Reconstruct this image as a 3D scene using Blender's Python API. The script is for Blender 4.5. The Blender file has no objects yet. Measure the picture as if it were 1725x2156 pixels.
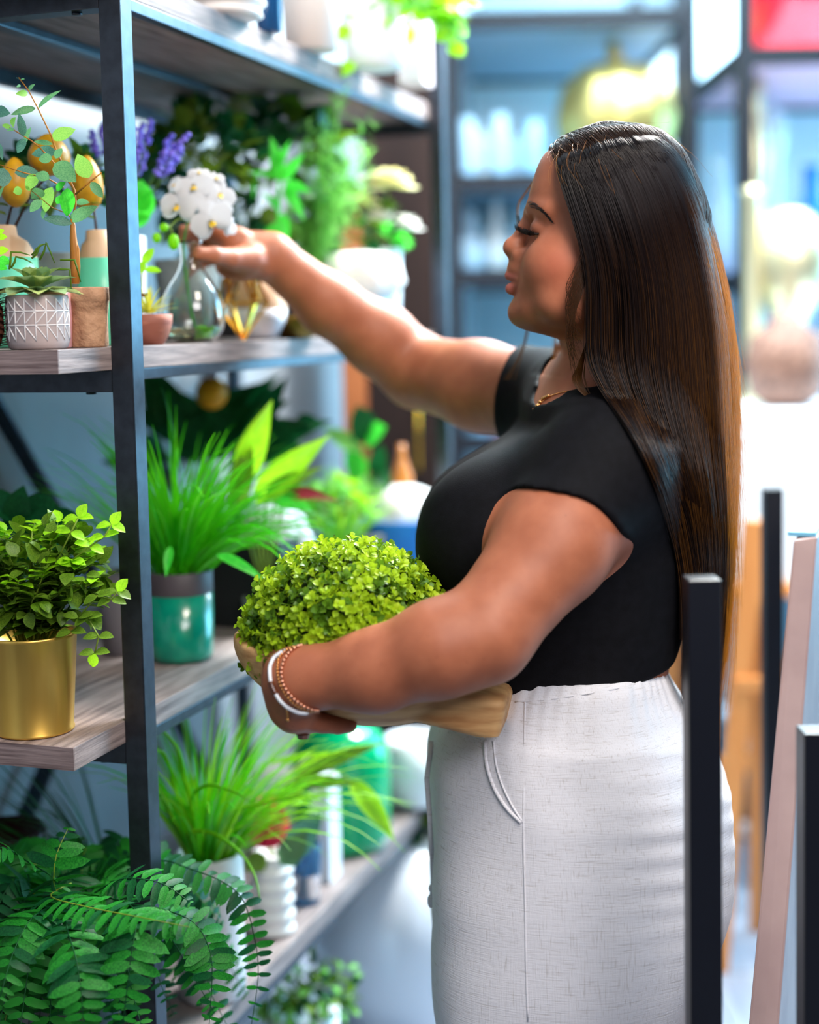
import bpy, bmesh, math, random
import numpy as np
from mathutils import Vector, Matrix, noise as mnoise
random.seed(7); np.random.seed(7)
SC = bpy.context.scene
COL = SC.collection

# ------------------------------------------------------------------ camera
FPX = 3100.0; PPY = 920.0; CAMZ = 1.38
_th = math.atan(243 / 3100.0); _s = -0.021; _c = math.sqrt(1 - _s * _s)
CF = Vector((0, math.cos(_th), -math.sin(_th)))
_R0 = Vector((1, 0, 0)); _U0 = Vector((0, math.sin(_th), math.cos(_th)))
CR = _c * _R0 + _s * _U0; CU = -_s * _R0 + _c * _U0
CC = Vector((0, 0, CAMZ))
cam_d = bpy.data.cameras.new('camera'); cam = bpy.data.objects.new('camera', cam_d); COL.objects.link(cam)
cam.matrix_world = Matrix(((CR.x, CU.x, -CF.x, CC.x), (CR.y, CU.y, -CF.y, CC.y), (CR.z, CU.z, -CF.z, CC.z), (0, 0, 0, 1)))
cam_d.sensor_fit = 'VERTICAL'; cam_d.sensor_height = 36.0; cam_d.sensor_width = 28.8
cam_d.lens = FPX / 2156 * 36.0
cam_d.shift_y = -(1078 - PPY) / 2156
cam_d.clip_start = 0.05
cam_d.dof.use_dof = True; cam_d.dof.focus_distance = 1.63; cam_d.dof.aperture_fstop = 1.5
SC.camera = cam

# ------------------------------------------------------------------ world and lights
SC.view_settings.view_transform = 'Standard'; SC.view_settings.look = 'None'
SC.view_settings.exposure = 0.15; SC.view_settings.gamma = 1.0; SC.view_settings.use_curve_mapping = False
W = bpy.data.worlds.new('world'); SC.world = W; W.use_nodes = True
W.node_tree.nodes['Background'].inputs[0].default_value = (0.70, 0.80, 1.0, 1)
W.node_tree.nodes['Background'].inputs[1].default_value = 0.085

def area(name, loc, target, sx, sy, power, color, spread=180):
    d = bpy.data.lights.new(name, 'AREA'); d.shape = 'RECTANGLE'; d.size = sx; d.size_y = sy
    d.energy = power; d.color = color; d.spread = math.radians(spread)
    o = bpy.data.objects.new(name, d); COL.objects.link(o); o.location = loc
    o.rotation_euler = (Vector(target) - Vector(loc)).to_track_quat('-Z', 'Y').to_euler()
    return o
area('spotlight_key', (0.80, 2.85, 2.75), (0.1, 1.8, 1.2), 0.5, 0.5, 115, (1.0, 0.95, 0.88))
area('spotlight_shelf', (0.55, 0.7, 2.7), (-0.1, 1.8, 1.0), 0.5, 0.5, 26, (1.0, 0.90, 0.78))
area('front_fill_light', (0.9, -0.6, 2.7), (0.2, 1.7, 1.0), 1.3, 1.3, 66, (1.0, 0.93, 0.94))  # unseen fill light, added on the camera side to lift the near side
area('ceiling_panel_aisle', (1.0, 3.6, 2.75), (0.9, 3.6, 0), 1.4, 1.4, 150, (0.66, 0.89, 1.0))
area('ceiling_panel_back', (1.6, 5.6, 2.75), (1.4, 5.8, 0), 2.6, 1.6, 330, (0.58, 0.87, 1.0))
area('shelf_end_fill_light', (0.15, 2.9, 2.75), (-0.15, 3.3, 1.1), 0.4, 0.4, 12, (0.86, 0.95, 1.0), 120)  # unseen lamp added to brighten the white wall and flowers past the shelf
area('shop_window', (3.3, 4.3, 1.7), (0.0, 2.0, 1.2), 2.2, 2.2, 230, (0.22, 0.68, 1.0))

# ------------------------------------------------------------------ helpers
def s2l(c):
    return tuple((x / 255 / 12.92 if x / 255 <= 0.04045 else ((x / 255 + 0.055) / 1.055) ** 2.4) for x in c)

MATS = {}
def mat(name, rgb, rough=0.5, metal=0.0, rgb2=None, scale=8.0, stretch=(1, 1, 1), bump=0.0, bscale=None, bdist=0.002,
        trans=0.0, ior=1.45, coat=0.0, sss=0.0, translucent=0.0, spec=0.5, emit=None, contrast=(0.35, 0.65), kind='noise', sheen=0.0, aniso=0.0, detail=4):
    if name in MATS: return MATS[name]
    m = bpy.data.materials.new(name); m.use_nodes = True; nt = m.node_tree; N = nt.nodes; Lk = nt.links
    b = N['Principled BSDF']; MATS[name] = m
    b.inputs['Base Color'].default_value = (*s2l(rgb), 1); b.inputs['Roughness'].default_value = rough
    b.inputs['Metallic'].default_value = metal; b.inputs['IOR'].default_value = ior
    b.inputs['Transmission Weight'].default_value = trans; b.inputs['Coat Weight'].default_value = coat
    b.inputs['Specular IOR Level'].default_value = spec; b.inputs['Sheen Weight'].default_value = sheen
    b.inputs['Anisotropic'].default_value = aniso
    if sss:
        b.inputs['Subsurface Weight'].default_value = sss; b.inputs['Subsurface Radius'].default_value = (1.0, 0.35, 0.2)
        b.inputs['Subsurface Scale'].default_value = 0.008
    if emit: b.inputs['Emission Color'].default_value = (*s2l(emit[0]), 1); b.inputs['Emission Strength'].default_value = emit[1]
    tc = N.new('ShaderNodeTexCoord'); mp = N.new('ShaderNodeMapping'); mp.inputs['Scale'].default_value = stretch
    Lk.new(tc.outputs['Object'], mp.inputs[0])
    def tex(kind, sc):
        if kind == 'wave':
            t = N.new('ShaderNodeTexWave'); t.inputs['Scale'].default_value = sc; t.inputs['Distortion'].default_value = 6; t.inputs['Detail'].default_value = 3; t.inputs['Detail Scale'].default_value = 1.2
        elif kind == 'voronoi':
            t = N.new('ShaderNodeTexVoronoi'); t.inputs['Scale'].default_value = sc
        else:
            t = N.new('ShaderNodeTexNoise'); t.inputs['Scale'].default_value = sc; t.inputs['Detail'].default_value = detail
        Lk.new(mp.outputs[0], t.inputs[0]); return t
    if rgb2:
        t = tex(kind, scale); rp = N.new('ShaderNodeValToRGB')
        rp.color_ramp.elements[0].position, rp.color_ramp.elements[1].position = contrast
        rp.color_ramp.elements[0].color = (*s2l(rgb), 1); rp.color_ramp.elements[1].color = (*s2l(rgb2), 1)
        Lk.new(t.outputs['Distance' if kind == 'voronoi' else 0], rp.inputs[0]); Lk.new(rp.outputs[0], b.inputs['Base Color'])
    if bump:
        t = tex('noise' if kind == 'noise' or bscale else kind, bscale or scale); bp = N.new('ShaderNodeBump')
        bp.inputs['Strength'].default_value = bump; bp.inputs['Distance'].default_value = bdist
        Lk.new(t.outputs[0], bp.inputs['Height']); Lk.new(bp.outputs[0], b.inputs['Normal'])
    if translucent:
        tr = N.new('ShaderNodeBsdfTranslucent'); mx = N.new('ShaderNodeMixShader'); mx.inputs[0].default_value = translucent
        c = tuple(min(1, x * 1.25) for x in s2l(rgb2 or rgb)); tr.inputs[0].default_value = (*c, 1)
        Lk.new(b.outputs[0], mx.inputs[1]); Lk.new(tr.outputs[0], mx.inputs[2]); Lk.new(mx.outputs[0], N['Material Output'].inputs[0])
    return m

def ray(px, py): return CF + CR * (float(px - 862.5) / FPX) + CU * (float(PPY - py) / FPX)
def at(px, py, y):
    d = ray(px, py); return CC + d * (float(y) / d.y)
def onz(px, py, z):
    d = ray(px, py); return CC + d * ((z - CAMZ) / d.z)

_a = math.atan(1038 / 3110.0)
SU = Vector((math.sin(_a), math.cos(_a), 0)); SV = Vector((math.cos(_a), -math.sin(_a), 0)); SYAW = -_a
SO = at(243, 1000, 1.67); SO.z = 0
def SH(t, w, z): return SO + SU * t + SV * w + Vector((0, 0, z))      # shelf frame: t along the unit, w out towards the aisle
def SHP(px, py, z):                                                    # the spot of a shelf surface under a pixel
    return onz(px, py, z)

class MB:
    def __init__(self): self.v = []; self.f = []
    def add(self, vs, fs):
        n = len(self.v); self.v += [tuple(p) for p in vs]; self.f += [tuple(i + n for i in q) for q in fs]; return self
    def box(self, c, s, M=None):
        c = Vector(c); h = Vector(s) / 2; vs = []
        for x in (-1, 1):
            for y in (-1, 1):
                for z in (-1, 1):
                    p = Vector((x * h.x, y * h.y, z * h.z)); p = (M @ p) if M else p; vs.append(c + p)
        return self.add(vs, [(0, 1, 3, 2), (4, 6, 7, 5), (0, 4, 5, 1), (2, 3, 7, 6), (0, 2, 6, 4), (1, 5, 7, 3)])
    def bar(self, a, b, wx, wy, up=(0, 0, 1)):
        a = Vector(a); b = Vector(b); d = (b - a); L = d.length; d.normalize()
        s = d.cross(Vector(up)).normalized(); t = s.cross(d)
        M = Matrix((s, d, t)).transposed(); return self.box((a + b) / 2, (wx, L, wy), M)
    def lathe(self, prof, n=32, c=(0, 0, 0), wob=None, cap=True):
        c = Vector(c); vs = []; m = len(prof)
        for i in range(n):
            a = 2 * math.pi * i / n
            for j, (r, z) in enumerate(prof):
                rr = r * (wob(a, z) if wob else 1); vs.append(c + Vector((rr * math.cos(a), rr * math.sin(a), z)))
        fs = [((i * m + j), ((i + 1) % n) * m + j, ((i + 1) % n) * m + j + 1, i * m + j + 1) for i in range(n) for j in range(m - 1)]
        if cap:
            if prof[0][0] > 1e-5: fs.append(tuple(i * m for i in range(n))[::-1])
            if prof[-1][0] > 1e-5: fs.append(tuple(i * m + m - 1 for i in range(n)))
        return self.add(vs, fs)
    def tube(self, pts, rad, n=8, cap=True):
        pts = [Vector(p) for p in pts]; m = len(pts)
        if not hasattr(rad, '__len__'): rad = [rad] * m
        vs = []; prev = None
        for i, p in enumerate(pts):
            d = (pts[min(i + 1, m - 1)] - pts[max(i - 1, 0)]).normalized()
            if prev is None:
                s = d.cross(Vector((0.13, 0.21, 1))); s = s if s.length > 1e-3 else d.cross(Vector((1, 0, 0)))
            else: s = prev - d * prev.dot(d)
            s.normalize(); prev = s; t = d.cross(s)
            for k in range(n):
                a = 2 * math.pi * k / n; vs.append(p + (s * math.cos(a) + t * math.sin(a)) * rad[i])
        fs = [(i * n + k, i * n + (k + 1) % n, (i + 1) * n + (k + 1) % n, (i + 1) * n + k) for i in range(m - 1) for k in range(n)]
        if cap: fs += [tuple(range(n))[::-1], tuple((m - 1) * n + k for k in range(n))]
        return self.add(vs, fs)
    def ball(self, c, r, nu=12, nv=8, M=None):
        r = Vector((r, r, r)) if not hasattr(r, '__len__') else Vector(r); c = Vector(c); vs = []
        for j in range(1, nv):
            ph = math.pi * j / nv
            for i in range(nu):
                a = 2 * math.pi * i / nu
                p = Vector((r.x * math.sin(ph) * math.cos(a), r.y * math.sin(ph) * math.sin(a), r.z * math.cos(ph)))
                vs.append(c + ((M @ p) if M else p))
        top = Vector((0, 0, r.z)); bot = -top
        vs += [c + ((M @ top) if M else top), c + ((M @ bot) if M else bot)]; T = len(vs) - 2
        fs = [(j * nu + i, (j + 1) * nu + i, (j + 1) * nu + (i + 1) % nu, j * nu + (i + 1) % nu) for j in range(nv - 2) for i in range(nu)]
        fs += [(T, i, (i + 1) % nu) for i in range(nu)] + [(T + 1, (nv - 2) * nu + (i + 1) % nu, (nv - 2) * nu + i) for i in range(nu)]
        return self.add(vs, fs)
    def mesh(self, name, m, smooth=True, bevel=0):
        me = bpy.data.meshes.new(name); me.from_pydata(self.v, [], self.f)
        if bevel:
            bm = bmesh.new(); bm.from_mesh(me); bmesh.ops.recalc_face_normals(bm, faces=bm.faces)
            bmesh.ops.bevel(bm, geom=list(bm.edges), offset=bevel, segments=2, affect='EDGES', profile=0.6); bm.to_mesh(me); bm.free()
        if m: me.materials.append(m)
        if smooth: me.polygons.foreach_set('use_smooth', [True] * len(me.polygons))
        me.update(); return me
    def build(self, name, m, parent=None, smooth=True, bevel=0, loc=None):
        return link(name, self.mesh(name, m, smooth, bevel), parent, loc)

def link(name, me, parent=None, loc=None, mw=None):
    o = bpy.data.objects.new(name, me); COL.objects.link(o)
    if parent: o.parent = parent
    if loc is not None: o.location = loc
    if mw is not None: o.matrix_local = mw
    return o
def tag(o, label=None, cat=None, group=None, kind=None):
    if label: o['label'] = label
    if cat: o['category'] = cat
    if group: o['group'] = group
    if kind: o['kind'] = kind
    return o
def thing(name, label, cat, loc=(0, 0, 0), rz=0, group=None):
    o = bpy.data.objects.new(name, None); COL.objects.link(o); o.location = loc; o.rotation_euler.z = rz
    o.empty_display_size = 0.05
    return tag(o, label, cat, group)
def struct(name, mb, m, smooth=False, parent=None, bevel=0):
    o = mb.build(name, m, parent, smooth, bevel)
    if not parent: tag(o, kind='structure')
    return o
def flatsmooth(o, ang=40):
    me = o.data; bm = bmesh.new(); bm.from_mesh(me); bmesh.ops.recalc_face_normals(bm, faces=bm.faces)
    for e in bm.edges: e.smooth = e.is_manifold and e.calc_face_angle(0) < math.radians(ang)
    bm.to_mesh(me); bm.free(); me.polygons.foreach_set('use_smooth', [True] * len(me.polygons)); return o
def frame(pos, d, up, s=1.0):
    d = Vector(d).normalized(); up = Vector(up); x = d.cross(up)
    if x.length < 1e-4: x = d.cross(Vector((1, 0.1, 0)))
    x.normalize(); z = x.cross(d); s3 = s if hasattr(s, '__len__') else (s, s, s)
    return Matrix(((x.x * s3[0], d.x * s3[1], z.x * s3[2], pos[0]), (x.y * s3[0], d.y * s3[1], z.y * s3[2], pos[1]), (x.z * s3[0], d.z * s3[1], z.z * s3[2], pos[2]), (0, 0, 0, 1)))
def rnd(a, b): return random.uniform(a, b)

SHAPES = {
    'oval': lambda t: math.sin(math.pi * t ** 0.85) ** 0.75,
    'lance': lambda t: (math.sin(math.pi * t ** 0.7)) ** 1.0,
    'round': lambda t: math.sin(math.pi * min(1, t * 0.97 + 0.03)) ** 0.55,
    'spoon': lambda t: 0.12 + 0.9 * math.sin(math.pi * max(0, (t - 0.15) / 0.85) ** 1.3) ** 0.8 if t < 0.995 else 0.15,
    'pinna': lambda t: min(1, t * 9 + 0.35) * (1 - max(0, (t - 0.55) / 0.45) ** 2.2) ** 0.6 * (1 - 0.12 * t),
    'blade': lambda t: (1 - t) ** 0.6 * min(1, 0.6 + t * 2)}
def leafmb(L, Wd, shape='oval', bend=0.25, fold=0.18, n=6, mb=None, M=None, wave=0.0):
    mb = mb or MB(); sh = SHAPES[shape]; vs = []
    for i in range(n + 1):
        t = i / n; w = max(0.02, sh(min(t, 0.999))) * Wd / 2; a = bend * t
        y = L * (t if abs(bend) < 1e-3 else math.sin(a) / bend); z = -(0 if abs(bend) < 1e-3 else L * (1 - math.cos(a)) / bend)
        wz = wave * L * math.sin(t * 9)
        for k in (-1, 0, 1): vs.append(Vector((k * w, y, z + abs(k) * w * fold * 2 + wz * k)))
    if M: vs = [M @ p for p in vs]
    return mb.add(vs, [(i * 3 + k, i * 3 + k + 1, (i + 1) * 3 + k + 1, (i + 1) * 3 + k) for i in range(n) for k in (0, 1)])
def blademb(base, d, L, w, droop, n=8, mb=None, twist=0.0, fold=0.3):
    mb = mb or MB(); p = Vector(base); d = Vector(d).normalized(); vs = []; st = L / n
    hz = Vector((d.x, d.y, 0)); hz = hz.normalized() if hz.length > 1e-3 else Vector((1, 0, 0))
    side = d.cross(Vector((0, 0, 1))); side = side.normalized() if side.length > 1e-3 else Vector((1, 0, 0))
    side = (Matrix.Rotation(twist, 3, d) @ side)
    for i in range(n + 1):
        t = i / n; ww = w / 2 * SHAPES['blade'](min(t, 0.97)); nn = side.cross(d).normalized()
        vs += [p - side * ww + nn * ww * fold, p, p + side * ww + nn * ww * fold]
        p = p + d * st; d = (d + Vector((hz.x * droop * 0.25, hz.y * droop * 0.25, -droop)) / n * (0.4 + 1.6 * t)).normalized()
        side = (side - d * side.dot(d)).normalized()
    return mb.add(vs, [(i * 3 + k, i * 3 + k + 1, (i + 1) * 3 + k + 1, (i + 1) * 3 + k) for i in range(n) for k in (0, 1)])

# shared materials
M_black = mat('black_powder_coated_steel', (66, 69, 76), 0.38, 0.95, rgb2=(76, 80, 88), scale=60, bump=0.15, bscale=500, bdist=0.0003, spec=0.6)
def wood(name, a, b, rot=0, sc=9): return mat(name, a, 0.62, rgb2=b, scale=sc, stretch=(14, 1, 14), bump=0.5, bscale=26, bdist=0.0012, contrast=(0.3, 0.7), detail=7)
M_backblk = mat('black_painted_frame', (15, 18, 26), 0.5, spec=0.3)
M_board = wood('weathered_grey_brown_wood', (92, 80, 80), (158, 142, 138))
# ------------------------------------------------------------------ implicit-surface modelling (smooth bodies, cloth, carved wood)
class Field:
    def __init__(self, xs, ys, zs, big=1.0):
        self.x = np.asarray(xs, np.float32); self.y = np.asarray(ys, np.float32); self.z = np.asarray(zs, np.float32)
        self.f = np.full((len(xs), len(ys), len(zs)), big, np.float32)
    def _sl(self, lo, hi):
        out = []
        for a, l, h in zip((self.x, self.y, self.z), lo, hi):
            i = max(0, int(np.searchsorted(a, l)) - 1); j = min(len(a), int(np.searchsorted(a, h)) + 1); out.append(slice(i, max(j, i)))
        return tuple(out)
    def _ax(self, s):
        return self.x[s[0]][:, None, None], self.y[s[1]][None, :, None], self.z[s[2]][None, None, :]
    def put(self, fn, lo, hi, k=0.0, op='u', m=0.02):
        m = m + k; s = self._sl([a - m for a in lo], [a + m for a in hi])
        if any(q.stop - q.start < 1 for q in s): return self
        d = fn(*self._ax(s)).astype(np.float32); g = self.f[s]
        if op == 'u':
            r = np.minimum(g, d)
            if k > 0: h = np.maximum(k - np.abs(g - d), 0) / k; r = r - h * h * k * 0.25
        else:                                             # subtract
            d = -d; r = np.maximum(g, d)
            if k > 0: h = np.maximum(k - np.abs(g - d), 0) / k; r = r + h * h * k * 0.25
        self.f[s] = r; return self
    def cone(self, a, b, ra, rb, k=0.0, op='u', flat=None):
        a = np.array(a, float); b = np.array(b, float); ba = b - a; L2 = max(1e-12, float(ba @ ba)); R = max(ra, rb)
        def fn(X, Y, Z):
            px, py, pz = X - a[0], Y - a[1], Z - a[2]
            h = np.clip((px * ba[0] + py * ba[1] + pz * ba[2]) / L2, 0, 1)
            return np.sqrt((px - h * ba[0]) ** 2 + (py - h * ba[1]) ** 2 + (pz - h * ba[2]) ** 2) - (ra + (rb - ra) * h)
        return self.put(fn, np.minimum(a, b) - R, np.maximum(a, b) + R, k, op)
    def chain(self, pts, rs, k=0.0, kin=0.004, op='u'):
        for i in range(len(pts) - 1): self.cone(pts[i], pts[i + 1], rs[i], rs[i + 1], k if i == 0 else kin, op)
        return self
    def ell(self, c, r, k=0.0, op='u', M=None):
        c = np.array(c, float); r = np.array(r, float); Mt = np.array(M, float) if M is not None else None; R = r.max()
        def fn(X, Y, Z):
            px, py, pz = X - c[0], Y - c[1], Z - c[2]
            if Mt is not None:
                px, py, pz = (Mt[0, 0] * px + Mt[1, 0] * py + Mt[2, 0] * pz, Mt[0, 1] * px + Mt[1, 1] * py + Mt[2, 1] * pz, Mt[0, 2] * px + Mt[1, 2] * py + Mt[2, 2] * pz)
            k0 = np.sqrt((px / r[0]) ** 2 + (py / r[1]) ** 2 + (pz / r[2]) ** 2); k1 = np.sqrt((px / r[0] ** 2) ** 2 + (py / r[1] ** 2) ** 2 + (pz / r[2] ** 2) ** 2)
            return k0 * (k0 - 1) / np.maximum(k1, 1e-6)
        return self.put(fn, c - R, c + R, k, op)
    def loft(self, zs, cx, rx, cy, ry, k=0.0, e=2.0, M=None, o=(0, 0, 0), op='u', disp=None):
        # stacked super-ellipses along local z; M columns = local axes, o = origin
        zs = np.array(zs, float); n = np.argsort(zs); zs = zs[n]; T = [np.array(q, float)[n] for q in (cx, rx, cy, ry)]
        if len(zs) > 3:                                    # smooth the sections with a Hermite spline
            zz = np.unique(np.concatenate([np.linspace(zs[0], zs[-1], 160), zs])); i = np.clip(np.searchsorted(zs, zz, 'right') - 1, 0, len(zs) - 2)
            h = zs[i + 1] - zs[i]; t = (zz - zs[i]) / h; NT = []
            for q in T:
                dl = np.diff(q) / np.diff(zs); g = np.zeros(len(q)); g[0] = dl[0]; g[-1] = dl[-1]
                g[1:-1] = np.where(dl[:-1] * dl[1:] > 0, 2 * dl[:-1] * dl[1:] / np.where(dl[:-1] * dl[1:] > 0, dl[:-1] + dl[1:], 1), 0)
                NT.append((2 * t ** 3 - 3 * t ** 2 + 1) * q[i] + (t ** 3 - 2 * t ** 2 + t) * h * g[i] + (3 * t ** 2 - 2 * t ** 3) * q[i + 1] + (t ** 3 - t ** 2) * h * g[i + 1])
            T = NT; zs = zz
        Mt = np.eye(3) if M is None else np.array(M, float); o = np.array(o, float); B = []
        for i in range(0, len(zs), max(1, len(zs) // 20)) if len(zs) > 40 else range(len(zs)):
            for sx in (-1, 1):
                for sy in (-1, 1): B.append(o + Mt @ np.array([T[0][i] + sx * T[1][i], T[2][i] + sy * T[3][i], zs[i]]))
        B = np.array(B)
        def fn(X, Y, Z):
            X, Y, Z = X - o[0], Y - o[1], Z - o[2]
            if M is not None:
                X, Y, Z = (Mt[0, 0] * X + Mt[1, 0] * Y + Mt[2, 0] * Z, Mt[0, 1] * X + Mt[1, 1] * Y + Mt[2, 1] * Z, Mt[0, 2] * X + Mt[1, 2] * Y + Mt[2, 2] * Z)
            a, b, c, d = (np.interp(Z, zs, q) for q in T)
            ex, ey = np.abs(X - a) / b, np.abs(Y - c) / d
            g = ((ex ** e + ey ** e) ** (1 / e) - 1) * np.minimum(b, d)
            if disp is not None: g = g + disp(X, Y, Z, a, c)
            return np.maximum(g, np.maximum(zs[0] - Z, Z - zs[-1]))
        return self.put(fn, B.min(0) - .01, B.max(0) + .01, k, op)
    def cutfn(self, fn, k=0.0):                            # keep where fn < 0
        s = (slice(None),) * 3; d = fn(*self._ax(s)).astype(np.float32); g = self.f; r = np.maximum(g, d)
        if k > 0: h = np.maximum(k - np.abs(g - d), 0) / k; r = r + h * h * k * 0.25
        self.f = r; return self
    def mesh(self):
        f = self.f; ins = f < 0; nx, ny, nz = f.shape
        c = np.zeros((nx - 1, ny - 1, nz - 1), np.uint8)
        for dx in (0, 1):
            for dy in (0, 1):
                for dz in (0, 1): c += ins[dx:nx - 1 + dx, dy:ny - 1 + dy, dz:nz - 1 + dz]
        act = (c > 0) & (c < 8); I, J, K = np.nonzero(act); n = len(I)
        ids = np.full(act.shape, -1, np.int32); ids[I, J, K] = np.arange(n)
        acc = np.zeros((n, 3)); cnt = np.zeros(n)
        for ax in range(3):
            o1, o2 = [q for q in range(3) if q != ax]
            for a in (0, 1):
                for b in (0, 1):
                    p = [I.copy(), J.copy(), K.copy()]; p[o1] += a; p[o2] += b; q = [r.copy() for r in p]; q[ax] += 1
                    f0 = f[tuple(p)]; f1 = f[tuple(q)]; mk = (f0 < 0) != (f1 < 0); t = np.where(mk, f0 / np.where(mk, f0 - f1, 1), 0)
                    P = [g[r] for g, r in zip((self.x, self.y, self.z), p)]; Q = [g[r] for g, r in zip((self.x, self.y, self.z), q)]
                    for d in range(3): acc[:, d] += np.where(mk, P[d] + (Q[d] - P[d]) * t, 0)
                    cnt += mk
        V = acc / cnt[:, None]; F = []
        for ax in range(3):
            o1, o2 = [(1, 2), (2, 0), (0, 1)][ax]
            sl0 = [slice(1, -1)] * 3; sl1 = [slice(1, -1)] * 3; sl0[ax] = slice(0, -1); sl1[ax] = slice(1, None)
            A = ins[tuple(sl0)]; Bq = ins[tuple(sl1)]
            for flip, mk in ((False, A & ~Bq), (True, ~A & Bq)):
                p = list(np.nonzero(mk)); 
                for d in range(3):
                    if d != ax: p[d] = p[d] + 1
                q = []
                for (a, b) in ((0, 0), (-1, 0), (-1, -1), (0, -1)):
                    r = [x.copy() for x in p]; r[o1] += a; r[o2] += b; q.append(ids[tuple(r)])
                q = np.stack(q, 1); F.append(q[:, ::-1] if flip else q)
        F = np.concatenate(F); F = F[(F >= 0).all(1)]
        return V, F[:, ::-1] if False else F
def arr(a, b, h): return list(np.arange(a, b, h))
def npmesh(name, V, F, m):
    me = bpy.data.meshes.new(name); me.vertices.add(len(V)); me.vertices.foreach_set('co', V.astype(np.float32).ravel())
    k = F.shape[1]; me.loops.add(F.size); me.loops.foreach_set('vertex_index', F.astype(np.int32).ravel())
    me.polygons.add(len(F)); me.polygons.foreach_set('loop_start', np.arange(0, F.size, k, dtype=np.int32)); me.polygons.foreach_set('loop_total', np.full(len(F), k, np.int32))
    me.polygons.foreach_set('use_smooth', [True] * len(F)); me.update(calc_edges=True); me.validate()
    if m: me.materials.append(m)
    return me
def smooth_mesh(V, F, it=2, lam=0.5):
    e = np.concatenate([F[:, [0, 1]], F[:, [1, 2]], F[:, [2, 3]], F[:, [3, 0]]]); n = len(V)
    for _ in range(it):
        acc = np.zeros_like(V)
        cnt = np.bincount(e.ravel(), minlength=n)[:, None]
        for d in range(3): acc[:, d] = np.bincount(e[:, 0], V[e[:, 1], d], n) + np.bincount(e[:, 1], V[e[:, 0], d], n)
        V = V + lam * (acc / np.maximum(cnt, 1) - V)
    return V
# ------------------------------------------------------------------ room shell
M_floor = mat('grey_vinyl_plank', (118, 124, 138), 0.35, rgb2=(150, 156, 170), scale=3, stretch=(6, 1, 1), bump=0.1)
M_wall = mat('pale_painted_wall', (128, 134, 140), 0.5, rgb2=(146, 152, 158), scale=2)
M_white = mat('white_painted_panel', (226, 234, 242), 0.35, rgb2=(236, 240, 246), scale=3)
M_ceil = mat('white_ceiling', (225, 228, 232), 0.8)
fl = MB().box((1.5, 3.0, -0.03), (9, 10, 0.04)); floor = struct('floor', fl, mat('floor_joint', (70, 74, 84), 0.6))
pm = MB().box((0, 0, 0), (0.196, 1.196, 0.01)).mesh('floor_plank', M_floor, False)
for i in range(14):
    for j in range(5):
        o = link('floor_plank', pm, floor, (-0.9 + i * 0.2 + 0.6, 1.6 + j * 1.2 + (i % 3) * 0.4, -0.005))
struct('ceiling', MB().box((1.5, 3.0, 2.93), (9, 10, 0.1)), M_ceil)
def slab(name, a, b, z0, z1, th, m, **k):
    a = Vector(a); b = Vector(b); mb = MB(); mb.bar((a.x, a.y, (z0 + z1) / 2), (b.x, b.y, (z0 + z1) / 2), th, z1 - z0); return struct(name, mb, m, **k)
pA = SH(-2.2, -0.50, 0); pB = SH(3.2, -0.50, 0)
slab('wall_left', pA, pB, 0, 2.88, 0.04, M_wall)
slab('wall_back', (-1.2, 7.2, 0), (5.5, 7.2, 0), 0, 2.88, 0.06, M_white)
slab('baseboard_left', SH(-2.2, -0.47, 0), SH(3.2, -0.47, 0), 0, 0.1, 0.015, M_white)

# ------------------------------------------------------------------ the shelving unit
UN = thing('shelving_unit', 'tall black steel shelving unit with weathered wood boards full of plants', 'shelving unit', SO, SYAW)
# local axes of the unit: x = w (towards the aisle), y = t (along the unit)
PW = 0.027
for (t, w) in ((0, 0), (1.22, 0), (0, -0.43), (1.22, -0.43)):
    MB().box((w + PW / 2 if w == 0 else w, t + PW / 2, 1.16), (PW, PW, 2.32)).build('post', M_black, UN, False, 0.0015)
M_band_w = mat('grained_edge_band', (92, 76, 76), 0.6, rgb2=(150, 132, 130), scale=9, stretch=(1.2, 10, 22), bump=0.4, bscale=26, bdist=0.001, detail=6)
BZ = [(2.3, 0.03), (1.79, 0.03), (1.358, 0.026), (0.927, 0.026), (0.470, 0.028)]
for z, th in BZ[1:]:
    b = MB().box((-0.2, 0.61 - 0.03, z - th / 2), (0.4, 1.38, th)).build('shelf_board', M_board, UN, False, 0.0012)
    MB().box((-0.2, -0.1104, z - th / 2), (0.3998, 0.0010, th - .0006)).build('edge_band', M_band_w, UN, False)
    for t in (0.0, 1.22): MB().box((-0.2, t + PW / 2, z - th - 0.0125), (0.40, PW, 0.025)).build('crossbar', M_black, UN, False, 0.001)
    MB().box((-0.008, 0.61, z - th - 0.007), (0.015, 1.18, 0.0135)).build('rail', M_black, UN, False, 0.001)
    MB().box((-0.395, 0.61, z - th - 0.0125), (0.015, 1.18, 0.0245)).build('rail', M_black, UN, False, 0.001)
    MB().box((-0.20, 0.61, z - th - 0.006), (0.022, 1.19, 0.011)).build('centre_brace', M_black, UN, False, 0.001)
for (t0, z0, t1, z1) in ((0.0, 1.74, 1.22, 0.34), (0.0, 0.20, 1.22, 1.34)):
    MB().bar((-0.44 + (0.01 if t0 == 0 and z0 > 1 else 0), t0, z0), (-0.44, t1, z1), 0.006, 0.03, up=(1, 0, 0)).build('diagonal_brace', M_black, UN, False)
for t in (0.0, 1.22):
    for z, th in BZ[1:4]: MB().lathe([(0, -0.003), (0.006, -0.003), (0.006, 0.0), (0, 0.0)], 10, (-0.035, t + PW / 2, z - th - 0.025)).build('bolt', M_black, UN)
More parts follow.
